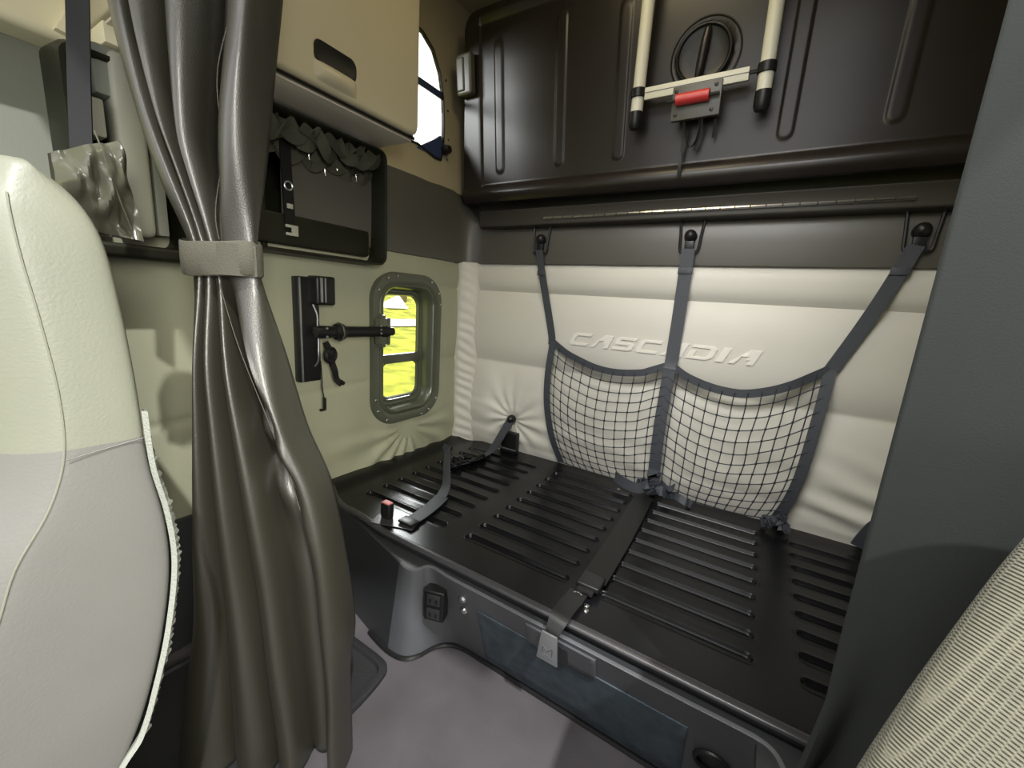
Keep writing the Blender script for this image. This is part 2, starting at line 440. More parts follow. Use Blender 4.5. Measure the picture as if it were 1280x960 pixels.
# slotted deck
rows = [-.8+.0836*k-.010 for k in range(9)]
cols = [(.222, .634), (.728, 1.108), (1.203, 1.583), (1.678, 2.06)]
hw = .0155
def slot_h(x, y):
    d = 9
    for yc in rows:
        if abs(y-yc) < .035:
            for (a0, b0) in cols:
                dx = max(a0+hw-x, x-(b0-hw), 0)
                d = min(d, math.hypot(dx, y-yc)-hw)
    return -.0105*ss(.0022, -.0040, d)+.0010*math.exp(-(abs(d-.0035)/.0025)**2)
ys = [0.02, -.01, -.04, -.07, -.10]
for yc in rows: ys += [yc+o for o in (-.034, -.026, -.0215, -.0195, -.0175, -.0155, -.0135, -.0115, -.0095, -.006, 0, .006, .0095, .0115, .0135, .0155, .0175, .0195, .0215, .026, .034)]
ys += [-.87, -.90, -.93, -.945, -.952]
ys = sorted(set(round(v, 5) for v in ys), reverse=True)
xs = [.045, .055, .07, .09, .11, .13, .15, .17]
for (a0, b0) in cols:
    for e, s in ((a0, 1), (b0, -1)):
        xs += [e+s*o for o in (-.012, -.006, -.004, -.002, 0, .002, .004, .006, .009, .012, .015, .02, .03)]
    n = 8; xs += [a0+.05+(b0-a0-.1)*k/n for k in range(n+1)]
xs += [.67, .70, 1.14, 1.17, 1.61, 1.64, 2.1, 2.19]
xs = sorted(set(round(v, 5) for v in xs))
def deckpt(i, j):
    x, y = xs[i], ys[j]
    yf = -.870-.060*ss(.05, .25, x)-.022*ss(.30, .50, x)
    if y < -.84: y = -.84+(y+.84)*(yf+.84)/(-.952+.84)
    yb = .02-.10*ss(.30, .05, x)
    if y > -.05: y = min(y, yb)
    z = slot_h(x, y)+.018*ss(.15, .08, x)+.0012*nz(x*3, y*3)
    return (x, y, z)
V, F = grid(len(xs), len(ys), deckpt)
obj('slotted_deck', (V, F), 'deck', bunk)
# front lip of deck
lipl = []
for x in [.045, .1, .15, .2, .25, .3, .35, .4, .45, .5, .6, .8, 1.2, 1.7, 2.19]:
    yf = -.870-.060*ss(.05, .25, x)-.022*ss(.30, .50, x); z0 = .018*ss(.15, .08, x)
    lipl.append([Vector((x, yf+dy, z0+dz)) for dy, dz in ((.004, .0), (.001, .0015), (-.003, .0015), (-.013, -.0005), (-.0165, -.003), (-.018, -.007), (-.0165, -.011), (-.010, -.013), (-.002, -.034))])
obj('front_lip', rings(lipl, closed=False), 'deck_lip', bunk)
# fascia: top and bottom plan curves
top = catmull([(.05,-.90,0),(.15,-.915,0),(.33,-.945,0),(.48,-.982,0),(.614,-1.015,0),(.655,-1.027,0),(.686,-1.022,0),(.701,-1.003,0),(.708,-.985,0),(.730,-.977,0),(.795,-.983,0),(.912,-.984,0),(1.05,-.985,0),(1.21,-.986,0),(1.35,-.987,0),(1.471,-.987,0),(1.56,-.986,0),(1.605,-.988,0),(1.628,-1.0,0),(1.640,-1.025,0),(1.643,-1.04,0),(1.645,-1.065,0)], 6)
bot = catmull([(.05,-.93,0),(.15,-.95,0),(.33,-.985,0),(.47,-1.015,0),(.58,-1.035,0),(.640,-1.035,0),(.673,-1.022,0),(.696,-.991,0),(.712,-.945,0),(.741,-.907,0),(.79,-.888,0),(.90,-.886,0),(1.05,-.887,0),(1.21,-.888,0),(1.35,-.890,0),(1.471,-.892,0),(1.55,-.895,0),(1.595,-.90,0),(1.618,-.92,0),(1.630,-.95,0),(1.638,-.99,0),(1.642,-1.04,0)], 6)
def fas(i, t):  # t 0 top .. 1 bottom
    a0, b0 = top[i], bot[i]; p = a0.lerp(b0, t**1.0); return Vector((p.x, p.y, -.032-(.326)*t))
lv = [(-.010, .0), (-.003, .0), (0, .004), (0, .03), (0, .1), (0, .3), (0, .5), (0, .7), (0, .9), (0, 1.)]
loops = []
for o, t in lv:
    ring = []
    for i in range(len(top)):
        p = fas(i, t)
        q0 = top[max(i-1, 0)]; q1 = top[min(i+1, len(top)-1)]; tg = (q1-q0).normalized(); nn = Vector((tg.y, -tg.x, 0))
        p = p-nn*abs(o) if o else p
        if o == -.010: p.z += .001
        ring.append(p)
    loops.append(ring)
isp = next(i for i, p in enumerate(top) if p.x > .620)
for nm, rng, mt in (('fascia', range(isp, len(top)), 'fascia'), ('side_fascia', range(0, isp+1), 'fascia_dk')):
    obj(nm, rings([[l[i] for i in rng] for l in loops], closed=False), mt, bunk)
# ledge surface between fascia edge and deck lip
led = []
for i, p in enumerate(top):
    x = min(p.x, 2.19); led.append((x, p.y+.008, -.032))
V = []; F = []
for i, p in enumerate(top):
    xb = p.x if p.x < 1.55 else 1.55+(i-next(k for k, q in enumerate(top) if q.x >= 1.55))*.03
    V += [(p.x, p.y+.004 if p.x < 1.6 else p.y, -.033), (min(xb, 2.19), -.86, -.033)]
for i in range(len(top)-1): F.append((2*i, 2*i+1, 2*i+3, 2*i+2))
obj('ledge', (V, F), 'fascia_dk', bunk)
# right side filler behind fascia corner
obj('end_shelf', box(1.60, 2.19, -1.06, -.94, -.060, -.040, .004), 'fascia_dk', bunk)
# recessed drawer front
def fpt(x, z, off):
    t = (-.032-z)/.326
    i = min(range(len(top)), key=lambda k: abs(fas(k, t).x-x)+(9 if not .78 < top[k].x < 1.56 else 0)); p = fas(i, t)
    j = i+1 if fas(i, t).x < x else i-1
    q = fas(j, t); u = 0 if abs(q.x-p.x) < 1e-6 else (x-p.x)/(q.x-p.x); y = p.y+(q.y-p.y)*u
    return Vector((x, y-off, z))
def fpanel(x0, x1, z0, z1, off, rc=.01, n=48, m=8):
    def pt(i, j):
        u, v = i/(n-1), j/(m-1); z = z0+(z1-z0)*v; e = 0
        dz = min(z-z0, z1-z)
        if dz < rc: e = rc-math.sqrt(max(0, rc*rc-(rc-dz)**2))
        x = (x0+e)+(x1-x0-2*e)*u
        edge = i in (0, n-1) or j in (0, m-1)
        return fpt(x, z, -.004 if edge else off)
    V, F = grid(n, m, pt)
    return V, F
def rpanel(x0, x1, z0, z1, off, n=48, m=10):
    w_ = .0015
    def pt(i, j):
        xs_ = [x0, x0]+[x0+w_+(x1-x0-2*w_)*k/(n-5) for k in range(n-4)]+[x1, x1]
        zs_ = [z0, z0, z0+w_]+[z0+w_+(z1-z0-2*w_)*k/(m-5) for k in range(1, m-5)]+[z1-w_, z1, z1]
        edge = i in (0, n-1) or j in (0, m-1)
        lip = i in (1, n-2) or j in (1, m-2)
        return fpt(xs_[i], zs_[j], -.004 if edge else (off-.0012 if lip else off))
    return grid(n, m, pt)
dr = obj('storage_drawer', rpanel(.889, 1.478, -.340, -.112, .0035), 'drawer', bunk)
lpn = obj('latch_plate', rpanel(1.066, 1.262, -.121, -.046, .0065, 20), 'fascia', bunk)
lp3 = rrect(1.158, -.094, .060, .060, .004, 3)
obj('recess', rings([[fpt(p[0], p[1], .0066) for p in lp3], [fpt(p[0], p[1], .0078) for p in lp3]], False, True), 'fascia_dk', lpn)
# dark sill line at base
sill = [Vector((fas(i, 1).x, fas(i, 1).y-.006, FZ+.006)) for i in range(isp-6, len(bot)-8)]
obj('base_gasket', tube(sill, .008, 6), 'black', bunk)
# ring pull at the right of the drawer
def torus(c, ax, R0, r0, n=28, m=8):
    a0 = Vector(ax).normalized(); s = a0.orthogonal().normalized(); u = a0.cross(s); c = Vector(c)
    return tube([c+(s*cos(2*pi*k/n)+u*sin(2*pi*k/n))*R0 for k in range(n)], r0, m, closed=True)
rp = obj('ring_pull', torus(fpt(1.535, -.185, .008), (0, -1, -.28), .034, .006), 'black', bunk)
obj('pull_cup', lathe([(.001, .002), (.030, .002), (.034, .010)], fpt(1.535, -.185, 0), (0, -1, -.28), 20, False), 'fascia_dk', rp)
# round studs left of drawer
for (x, y, z) in ((.842, -.982, -.092), (.838, -.97, -.142)):
    tp = min(range(len(top)), key=lambda k: (fas(k, (-.032-z)/.326)-Vector((x, y, z))).length)
    p = fpt(x, z, .0)
    kb = obj('stud', lathe([(.011, -.002), (.012, .004), (.008, .009), (.001, .010)], p, (0, -1, -.2), 14), 'chrome' if z < -.1 else 'alu', bunk)
# power outlet on the bulge
Rz = Matrix.Rotation(math.radians(14), 3, 'Z')
oc = Vector((.748, -.985, -.145))
ob_ = box(oc.x-.033, oc.x+.033, oc.y-.012, oc.y+.03, oc.z-.052, oc.z+.052, .006, 3)
Mo = Matrix.Translation(oc) @ Matrix.Rotation(math.radians(18), 4, 'Z') @ Matrix.Translation(-oc)
out = obj('power_outlet', xf(ob_, Mo), 'black', bunk)
for dz in (-.024, .024):
    fc = obj('socket', xf(box(oc.x-.022, oc.x+.022, oc.y-.016, oc.y-.010, oc.z+dz-.018, oc.z+dz+.018, .003), Mo), 'fascia_dk', out)
    # slots
for dz in (-.024, .024):
    for dx in (-.01, .01): obj('slot', xf(box(oc.x+dx-.003, oc.x+dx+.003, oc.y-.0172, oc.y-.015, oc.z+dz-.008, oc.z+dz+.006, 0), Mo), 'black', out)
# bolts and rivets in the deck
def stud(x, y, z=.0, r=.006, m='chrome', parent=None, name='rivet', ax=(0, 0, 1)):
    return obj(name, lathe([(r, -.003), (r, .002), (r*.6, .004), (.0005, .0045)], (x, y, z), ax, 12), m, parent)
for (x, y) in ((1.193, -.882), (1.198, -.900), (1.040, -.114), (.352, -.045), (.392, -.045)): stud(x, y, .001, .0075, 'chrome', bunk)
stud(.507, -.894, .004, .011, 'black', bunk, 'bolt')
obj('buckle_plate', box(.40, .56, -.935, -.875, .0015, .0045, .001, 1, Matrix.Rotation(.35, 3, 'Z')), 'deck_lip', bunk)
# base body so the platform stands on the floor
obj('base_body', box(.06, 2.15, -.84, -.05, FZ, -.05, .003), 'fascia_dk', bunk)

# ================================================================ UPPER BUNK (folded against the wall)
TH = math.radians(7.5); UP = Vector((0, -sin(TH), cos(TH))); NR = Vector((0, -cos(TH), -sin(TH))); UO = Vector((0, -.12, 1.29))
def up(x, s, off=0): return UO+Vector((x, 0, 0))+UP*s+NR*off
ub = root('upper_bunk', (1.1, -.12, 1.27), 'dark brown upper bunk pan folded up flat above the back wall', 'bunk')
RIB = [(.312, .09, .60), (.615, .09, .63), (.874, .085, .60), (1.436, .085, .60), (1.708, .095, .60), (1.98, .09, .60)]
usx = [.105, .112, .13, .15, .17, .19, .205, .210, .214, .219, .226, .24]
for rx, r0, r1 in RIB: usx += [rx+o for o in (-.034, -.028, -.025, -.022, -.019, -.015, -.008, 0, .008, .015, .019, .022, .025, .028, .034)]
usx += [.45, .50, .75, 1.0, 1.05] + [1.155+.12*cos(pi*k/24) for k in range(25)] + [1.3, 1.55, 1.6, 1.85, 2.08, 2.15, 2.19]
usx = sorted(set(round(v, 4) for v in usx))
usz = [-.035, -.03, -.015, 0, .010, .020, .028, .034, .038, .043, .050, .06, .07, .078, .084, .09, .096, .103, .11, .12, .14, .17, .2, .23] + [.375+.12*cos(pi*k/24) for k in range(25)] + [.5, .52, .55, .57, .59, .6, .61, .62, .63, .645, .66, .67, .68, .70, .715, .725, .73]
usz = sorted(set(round(v, 4) for v in usz))
def pan_h(x, s):
    h = 0.
    h -= .012*ss(.030, .042, s)*ss(.208, .220, x)*ss(.690, .678, s)      # recessed field
    if s < .035: h += .016*math.sin(pi*max(0, min(1, (s+.035)/.068)))      # rolled bottom lip
    for rx, r0, r1 in RIB:
        if abs(x-rx) < .04:
            ds = max(r0+.02-s, s-(r1-.02), 0); d = math.hypot(x-rx, ds)-.022
            h += .0045*ss(.004, -.005, d)
    r = math.hypot(x-1.155, s-.375)
    h -= .012*ss(.092, .086, r)
    return h
def panpt(i, j):
    x, s = usx[i], usz[j]; rc = .07
    xl = .105+.035*ss(0, .7, s)
    if s > .73-rc: xl += rc-math.sqrt(max(0, rc*rc-(s-.73+rc)**2))
    hh = pan_h(x, s)
    if x < .24: x = xl+(x-.105)*(.24-xl)/(.24-.105)
    return up(x, s, hh)
bm = bmesh.new(); V, F = grid(len(usx), len(usz), panpt)
bv = [bm.verts.new(v) for v in V]
for f in F: bm.faces.new([bv[k] for k in f])
be = [e for e in bm.edges if e.is_boundary]
r = bmesh.ops.extrude_edge_only(bm, edges=be)
for e in r['geom']:
    if isinstance(e, bmesh.types.BMVert): e.co -= NR*.05
obj('bunk_pan', bm, 'bunk_up', ub)
kn_ = obj('turn_handle', lathe([(.001, -.006), (.050, -.0055), (.070, -.004), (.078, -.001), (.080, .004), (.083, .006), (.087, .005), (.089, -.001), (.090, -.012)], up(1.155, .375, -.004), NR, 56, False), 'black', ub)
obj('outer_ring', torus(up(1.160, .372, -.0115), NR, .111, .0035, 56, 6), 'bunk_up', kn_)
gp = [up(1.155+(s-.375)*.12, s, .0) for s in (.295, .31, .34, .375, .41, .44, .455)]
obj('grip_bar', tube([p+NR*o for p, o in zip(gp, (-.018, .0, .004, .005, .004, 0, -.018))], [.008, .012, .014, .014, .014, .012, .008], 10), 'bunk_up', kn_)
def pbox(x0, x1, s0, s1, o0, o1, bev=.004, seg=2):
    v, f = box(x0, x1, s0, s1, o0, o1, bev, seg); return [up(p[0], p[1], p[2]) for p in v], f
lb = obj('side_latch', pbox(.112, .196, .415, .575, .0, .040, .012, 3), 'dark_trim', ub)
obj('latch_face', pbox(.118, .160, .430, .560, .030, .046, .007, 3), 'dark_trim', lb)

# ladder hung on the upper bunk
ld = root('bunk_ladder', up(1.16, .2, .05), 'off-white tubular ladder hanging on the folded dark upper bunk', 'ladder')
for (x, xt, s0) in ((.957, .972, .175), (1.360, 1.357, .172)):
    def q(s): return up(x+(xt-x)*(s-.19)/.4, s, .055)
    rl = obj('rail', tube([q(s) for s in (.215, .26, .4, .6, .78)], .0215, 14), 'white', ld)
    obj('end_cap', lathe([(.001, -.006), (.018, -.004), (.0235, .008), (.0245, .03), (.0235, .052)], q(s0-.008), UP, 16), 'black', rl)
    obj('collar', lathe([(.0225, 0), (.0265, .002), (.0265, .028), (.0225, .030)], q(.262), UP, 16, False), 'black', rl)
obj('crossbar', pbox(.985, 1.312, .250, .288, .048, .066, .003), 'white', ld)
obj('crossbar_groove', pbox(.985, 1.312, .270, .2725, .0655, .0668, 0), 'fascia', ld)
obj('joint_pin', tube([up(1.305, .272, .058), up(1.345, .272, .058)], .006, 8), 'black', ld)
br = obj('latch_bracket', pbox(1.085, 1.240, .165, .268, .050, .075, .004), 'dark_trim', ld)
rr_ = obj('latch_roller', tube([up(1.102, .2235, .088), up(1.206, .2235, .088)], .0185, 16), 'red', br); rr_['label'] = 'bright red roller'
obj('roller_pin', tube([up(1.073, .2225, .088), up(1.236, .2235, .088)], .0055, 8), 'black', br)
for (x, s) in ((1.100, .183), (1.215, .183), (1.098, .253), (1.222, .253)):
    obj('screw', lathe([(.0065, 0), (.005, .003), (.001, .004)], up(x, s, .075), NR, 10), 'bunk_up', br)
def hangstrap(pts, w, th=.003): return ribbon(catmull(pts, 6), w, (1, 0, 0), th)
obj('cord_loop', tube(catmull([up(1.130, .180, .045), up(1.135, .13, .040), up(1.150, .088, .035), up(1.168, .10, .036), up(1.178, .14, .040), up(1.180, .180, .045)], 8), .0030, 6), 'black', ld)
for pts, w in (([up(1.126, .175, .045), up(1.128, .12, .03), up(1.122, .060, .022)], .012), ([up(1.120, .075, .03), up(1.124, .03, .03), up(1.122, -.005, .025)], .011), ([up(1.182, .175, .045), up(1.178, .12, .03), up(1.166, .075, .02)], .013), ([up(1.225, .165, .03), up(1.222, .11, .014)], .008)):
    obj('dangling_strap', hangstrap(pts, w), 'black', ld)

# ================================================================ STRAP HOOKS on the moulding
HK = [(.512, 'left-hand, beside the corner roll'), (1.177, 'middle'), (1.847, 'right-hand, beside the dark cloth panel')]
HL = ['black strap hook in the dark moulding, nearest the corner with the side wall',
      'black strap hook in the dark moulding, above the middle strap of the net',
      'black strap hook in the dark moulding, next to the dark grey cloth panel']
for (x, _), lab in zip(HK, HL):
    r0 = root('strap_hook', (x, -.03, 1.07), lab, 'hook', 'strap hooks on the dark moulding')
    u = catmull([(x-.043, -.034, 1.148), (x-.038, -.038, 1.09), (x-.033, -.040, 1.035), (x-.020, -.042, 1.026), (x, -.042, 1.026), (x+.020, -.042, 1.026), (x+.033, -.040, 1.035), (x+.038, -.038, 1.09), (x+.043, -.034, 1.148)], 5)
    obj('surround', tube(u, .0055, 8), 'black', r0)
    obj('dome', lathe([(.001, .030), (.012, .028), (.021, .018), (.024, .0), (.024, -.006)], (x, -.034, 1.088), (0, -1, .25), 18), 'black', r0)
    obj('clip', box(x-.017, x+.017, -.050, -.030, 1.040, 1.070, .004), 'black', r0)
    obj('clip_ring', torus((x, -.046, 1.045), (0, 1, 0), .014, .0035, 14, 6), 'black', r0)

# ================================================================ CARGO NET
net = root('cargo_net', (1.16, -.05, .03), 'charcoal two-bay cargo net strung over the padded back wall', 'net')
def strap_obj(name, pts, w, wd=(1, 0, 0), n=6, th=.0025, m='strap', parent=net):
    return obj(name, ribbon(catmull(pts, n), w, wd, th), m, parent)
strap_obj('hanging_strap', [(.512, -.050, 1.040), (.535, -.045, .93), (.575, -.042, .78), (.612, -.043, .645), (.616, -.045, .60)], .036)
strap_obj('hanging_strap', [(1.177, -.050, 1.040), (1.177, -.046, .93), (1.176, -.046, .75), (1.174, -.052, .60), (1.172, -.060, .56)], .050)
strap_obj('hanging_strap', [(1.840, -.050, 1.045), (1.813, -.046, .95), (1.775, -.044, .83), (1.735, -.045, .72), (1.700, -.046, .63)], .044)
# buckle loops on the straps
for (x, z, w) in ((.532, .935, .040), (1.177, .955, .055), (1.818, .965, .050)):
    obj('stitched_fold', box(x-w/2, x+w/2, -.052, -.046, z-.012, z+.012, .002), 'strap', net)
LT = catmull([(.622, -.045, .615), (.690, -.050, .575), (.750, -.054, .552), (.85, -.060, .523), (.950, -.064, .515), (1.055, -.066, .528), (1.10, -.062, .545), (1.155, -.056, .570)], 6)
LL = catmull([(.622, -.045, .615), (.616, -.058, .47), (.624, -.064, .327), (.650, -.062, .20), (.680, -.055, .11), (.719, -.036, .020)], 6)
LB = catmull([(.719, -.036, .020), (.80, -.046, .016), (.907, -.060, .018), (1.03, -.066, .020), (1.151, -.070, .030)], 6)
CM = catmull([(1.172, -.056, .572), (1.170, -.066, .45), (1.168, -.074, .33), (1.170, -.078, .20), (1.172, -.075, .09), (1.172, -.065, .035)], 6)
RT = catmull([(1.190, -.056, .568), (1.24, -.062, .540), (1.311, -.070, .518), (1.38, -.078, .507), (1.453, -.082, .508), (1.53, -.078, .530), (1.596, -.070, .562), (1.650, -.056, .598), (1.698, -.046, .632)], 6)
RR = catmull([(1.698, -.046, .632), (1.695, -.060, .53), (1.689, -.072, .43), (1.682, -.080, .32), (1.673, -.080, .22), (1.655, -.070, .12), (1.632, -.050, .040)], 6)
RB = catmull([(1.185, -.070, .035), (1.283, -.075, .020), (1.36, -.075, .016), (1.438, -.070, .016), (1.554, -.064, .018), (1.632, -.050, .030)], 6)
def hem(name, pts, w, tilt=(0, 0, 1)): return obj(name, ribbon(pts, w, tilt, .003), 'strap', net)
hem('top_hem', LT, .030); hem('top_hem', RT, .032)
hem('side_hem', LL, .032, (1, 0, 0)); hem('centre_hem', CM, .048, (1, 0, 0)); hem('side_hem', RR, .036, (1, 0, 0))
def at(P, t):
    L_ = [0]
    for a0, b0 in zip(P, P[1:]): L_.append(L_[-1]+(b0-a0).length)
    d = t*L_[-1]
    for k in range(len(P)-1):
        if d <= L_[k+1]: return P[k].lerp(P[k+1], (d-L_[k])/max(1e-9, L_[k+1]-L_[k]))
    return P[-1].copy()
def bay(T, B, L_, R_, nc, nr, seed, parent):
    def pt(u, v):  # Coons patch
        p = at(T, u)*(1-v)+at(B, u)*v+at(L_, v)*(1-u)+at(R_, v)*u
        q = (T[0]*(1-u)+T[-1]*u)*(1-v)+(B[0]*(1-u)+B[-1]*u)*v
        r = p-q
        r.y -= .030*sin(pi*u)*sin(pi*min(1, v*.9+.1))
        r.z -= .028*sin(pi*u)*sin(pi*v)
        r.x += .005*nz(u*5+seed, v*5)*sin(pi*u); r.z += .006*nz(u*5, v*6+seed)*sin(pi*v)
        return r
    g = []
    for i in range(1, nc): g.append(tube([pt(i/nc, k/30) for k in range(31)], .0021, 5))
    for j in range(1, nr+1): g.append(tube([pt(k/40, (j/nr) if j < nr else .995) for k in range(41)], .0021, 5))
    kn = []
    for i in range(1, nc):
        for j in range(1, nr):
            c0 = pt(i/nc, j/nr); kn.append(box(c0.x-.0035, c0.x+.0035, c0.y-.0035, c0.y+.0035, c0.z-.0035, c0.z+.0035, 0))
    obj('netting', join(*(g+kn)), 'net', parent)
bay(LT, LB, LL, CM, 12, 13, 1, net)
bay(RT, RB, CM, RR, 13, 12, 8, net)
# bunched strap ends at the foot of the net
def crumple(c0, ax, n=26, r=.028, seed=0, sx=1.):
    pts = []
    for k in range(n):
        t = k/(n-1); pts.append(Vector(c0)+Vector(ax)*t+Vector((nz(t*7, seed)*r*sx, nz(t*6, seed+5)*r, abs(nz(t*8, seed+9))*r)))
    return pts
obj('bunched_webbing', join(ribbon(crumple((1.13, -.085, .045), (.12, -.01, -.01), seed=2, r=.05), .040, (0, .3, 1), .004),
    ribbon(crumple((1.09, -.10, .030), (.16, .02, .03), seed=12, r=.05), .030, (0, 1, .6), .004),
    ribbon(crumple((1.17, -.09, .11), (.02, -.01, -.09), seed=22, r=.05), .045, (1, 0, .2), .004),
    ribbon(crumple((1.19, -.09, .05), (.15, .0, -.035), seed=31, r=.03), .030, (0, .4, 1), .004)), 'strap', net)
obj('strap_tail', ribbon(catmull([(1.165, -.10, .055), (1.12, -.12, .035), (1.06, -.115, .040), (1.02, -.100, .050), (1.015, -.095, .052)], 6), .045, (0, .15, 1), .003), 'strap', net)
obj('bunched_webbing', join(ribbon(crumple((1.585, -.07, .020), (.075, -.01, .03), seed=42, r=.05), .036, (0, .3, 1), .004),
    ribbon(crumple((1.60, -.09, .03), (.08, .0, -.01), seed=52, r=.045), .030, (0, 1, .5), .004)), 'strap', net)

# ================================================================ LAP BELTS on the deck
b1 = root('lap_belt', (.40, -.45, .0), 'charcoal restraint belt from the wall button folded over the left deck slots', 'belt')
obj('belt_webbing', ribbon(catmull([(.413, -.050, .172), (.395, -.075, .12), (.375, -.110, .055), (.365, -.150, .018), (.363, -.236, .010), (.350, -.33, .010), (.322, -.43, .010)], 6), .056, (1, -.1, .35), .003), 'strap', b1)
obj('bunched_webbing', join(ribbon(crumple((.335, -.30, .016), (-.02, -.15, .0), seed=3, r=.045), .040, (1, 0, .3), .004), ribbon(crumple((.385, -.24, .014), (-.05, -.20, .002), seed=9, r=.035), .034, (1, 0, .8), .004)), 'black', b1)
obj('belt_tail', ribbon(catmull([(.330, -.440, .018), (.335, -.455, .085), (.345, -.470, .125), (.385, -.52, .085), (.46, -.61, .030), (.500, -.69, .012)], 7), [.03]*7+[.046]*29, (1, -.6, 0), .003), 'strap', b1)
obj('belt_tail', ribbon(catmull([(.500, -.68, .016), (.515, -.75, .012), (.525, -.83, .010), (.528, -.885, .012)], 6), .056, (1, .2, 0), .003), 'strap', b1)
obj('belt_bracket', box(.495, .560, -.905, -.865, .008, .018, .004), 'black', b1)
lone('wall_button', lathe([(.001, .030), (.012, .027), (.021, .016), (.023, .002), (.023, -.008)], (.413, -.036, .180), (.1, -1, .1), 20), 'black',
     'round black anchor button pulled into the wrinkled padded wall above the belt', 'button')
rt = root('belt_retractor', (.418, -.05, .0), 'small black plastic box standing behind the deck below the wall button', 'belt retractor')
obj('housing', box(.372, .466, -.065, -.028, .0, .112, .006, 3), 'black', rt)
obj('housing_lip', box(.370, .468, -.070, -.060, .020, .026, .001), 'alu', rt)
b2 = root('centre_belt', (1.17, -.5, .0), 'black restraint belt running front to back across the middle of the deck', 'belt')
obj('belt_webbing', ribbon([(1.158, -.135, .014), (1.160, -.2, .012), (1.166, -.36, .010), (1.172, -.55, .010), (1.174, -.70, .011), (1.175, -.79, .013)], .075, (1, 0, 0), .004), 'black', b2)
obj('adjuster', join(box(1.142, 1.208, -.840, -.775, .012, .030, .007, 3), box(1.150, 1.198, -.858, -.838, .010, .022, .004)), 'black', b2)
obj('eyelet', torus((1.160, -.872, .012), (0, 0, 1), .011, .0035, 16, 6), 'chrome', b2)
obj('belt_front', ribbon(catmull([(1.160, -.86, .012), (1.158, -.90, .014), (1.156, -.945, .014), (1.154, -.975, .008), (1.150, -.998, -.015), (1.147, -1.004, -.036)], 6), [.052]*18+[.050, .049, .047, .044, .042, .040, .038, .036, .034, .032, .030, .028, .026], (1, 0, 0), .005), 'black', b2)
tg = box(1.119, 1.171, -1.008, -1.002, -.102, -.020, .002)
tg = ([Vector((1.145+(v[0]-1.145)*(1.15 if v[2] < -.06 else .85), v[1], v[2])) for v in tg[0]], tg[1])
tn = obj('buckle_tongue', tg, 'alu', b2)
# stamped mark on the tongue: a letter M in a frame with lines of small print
ms = [tube([(1.132, -1.0085, z0), (1.132, -1.0085, z1)], .0012, 5) for z0, z1 in ()]
def ln(p, q, r=.0011): return tube([(p[0], -1.0086, p[1]), (q[0], -1.0086, q[1])], r, 5)
MK = [ln((1.131, -.058), (1.131, -.078)), ln((1.158, -.058), (1.158, -.078)), ln((1.131, -.058), (1.1445, -.070)), ln((1.1445, -.070), (1.158, -.058)), ln((1.128, -.082), (1.162, -.082), .0007), ln((1.128, -.087), (1.162, -.087), .0007)]
obj('stamped_mark', join(*MK), 'fascia', tn)
# red release buckle standing at the left front corner
bk = root('seat_belt_buckle', (.436, -.90, .0), 'upright black seat belt buckle with faded red button near the deck corner', 'buckle')
bv_ = rings([[Vector((.436+p[0]*s, -.90+p[1]*s*.9, z)) for p in rrect(0, 0, .046, .030, .008, 3)] for z, s in ((-.022, .5), (-.018, .72), (0, .90), (.03, 1.02), (.056, 1.0), (.060, .93))], True, True)
obj('housing', bv_, 'black', bk)
obj('release_button', box(.418, .454, -.911, -.889, .057, .0635, .002), 'red2', bk)
obj('stalk', tube([(.436, -.90, -.018), (.440, -.90, -.030), (.445, -.90, -.036)], .008, 8), 'black', bk)
# small belt stub at far right rear
lone('belt_stub', ribbon(catmull([(1.885, -.045, .02), (1.895, -.05, .06), (1.915, -.05, .11), (1.93, -.05, .12)], 5), .045, (1, 0, -.3), .006), 'strap', 'short charcoal belt end poking up at the far right of the deck', 'belt')

# ================================================================ OVERHEAD CABINET
cb = root('overhead_cabinet', (.17, -.95, 1.335), 'tan overhead cabinet with a flip-up door on the left wall', 'cabinet')
obj('cabinet_body', box(.056, .292, -1.45, -.655, 1.342, 2.11, .008, 3), 'tan', cb)
dr_ = rings([[Vector((x, p[0], p[1])) for p in rrect(-1.055, 1.735, .79-2*o, .775-2*o, .03, 5)] for o, x in ((.004, .290), (.0, .297), (.0, .312), (.004, .318), (.012, .321))], True, True)
door = obj('cabinet_door', dr_, 'tan', cb)
# scoop handle
def sk(off, x, zc=1.432, w=.135, h_=.060): return [Vector((x, p[0], p[1])) for p in rrect(-.992, zc, w-2*off, h_-2*off, .022, 5)]
hd = obj('door_handle', rings([sk(-.002, .3205), sk(0, .3235), sk(.006, .323), sk(.012, .3215)], False, True), 'black', door)
scoop = []
for k in range(9):
    t = k/8; o = .020*sin(pi*t)**.8 if 0 < t < 1 else 0
    zz = 1.412-.052*t
    scoop.append([Vector((.320+o*(sin(pi*max(0, min(1, (j)/12)))**.45 if 0 < j < 12 else 0), -1.062+.140*j/12, zz)) for j in range(13)])
obj('handle_lip', rings(scoop, closed=False), 'tan', hd)
obj('lit_underside', box(.10, .286, -1.44, -.662, 1.336, 1.343, .002), 'under', cb)  # thin sheet carrying the painted light under the cabinet
obj('under_gap', box(.2965, .300, -1.445, -.66, 1.340, 1.350, 0), 'black', cb)

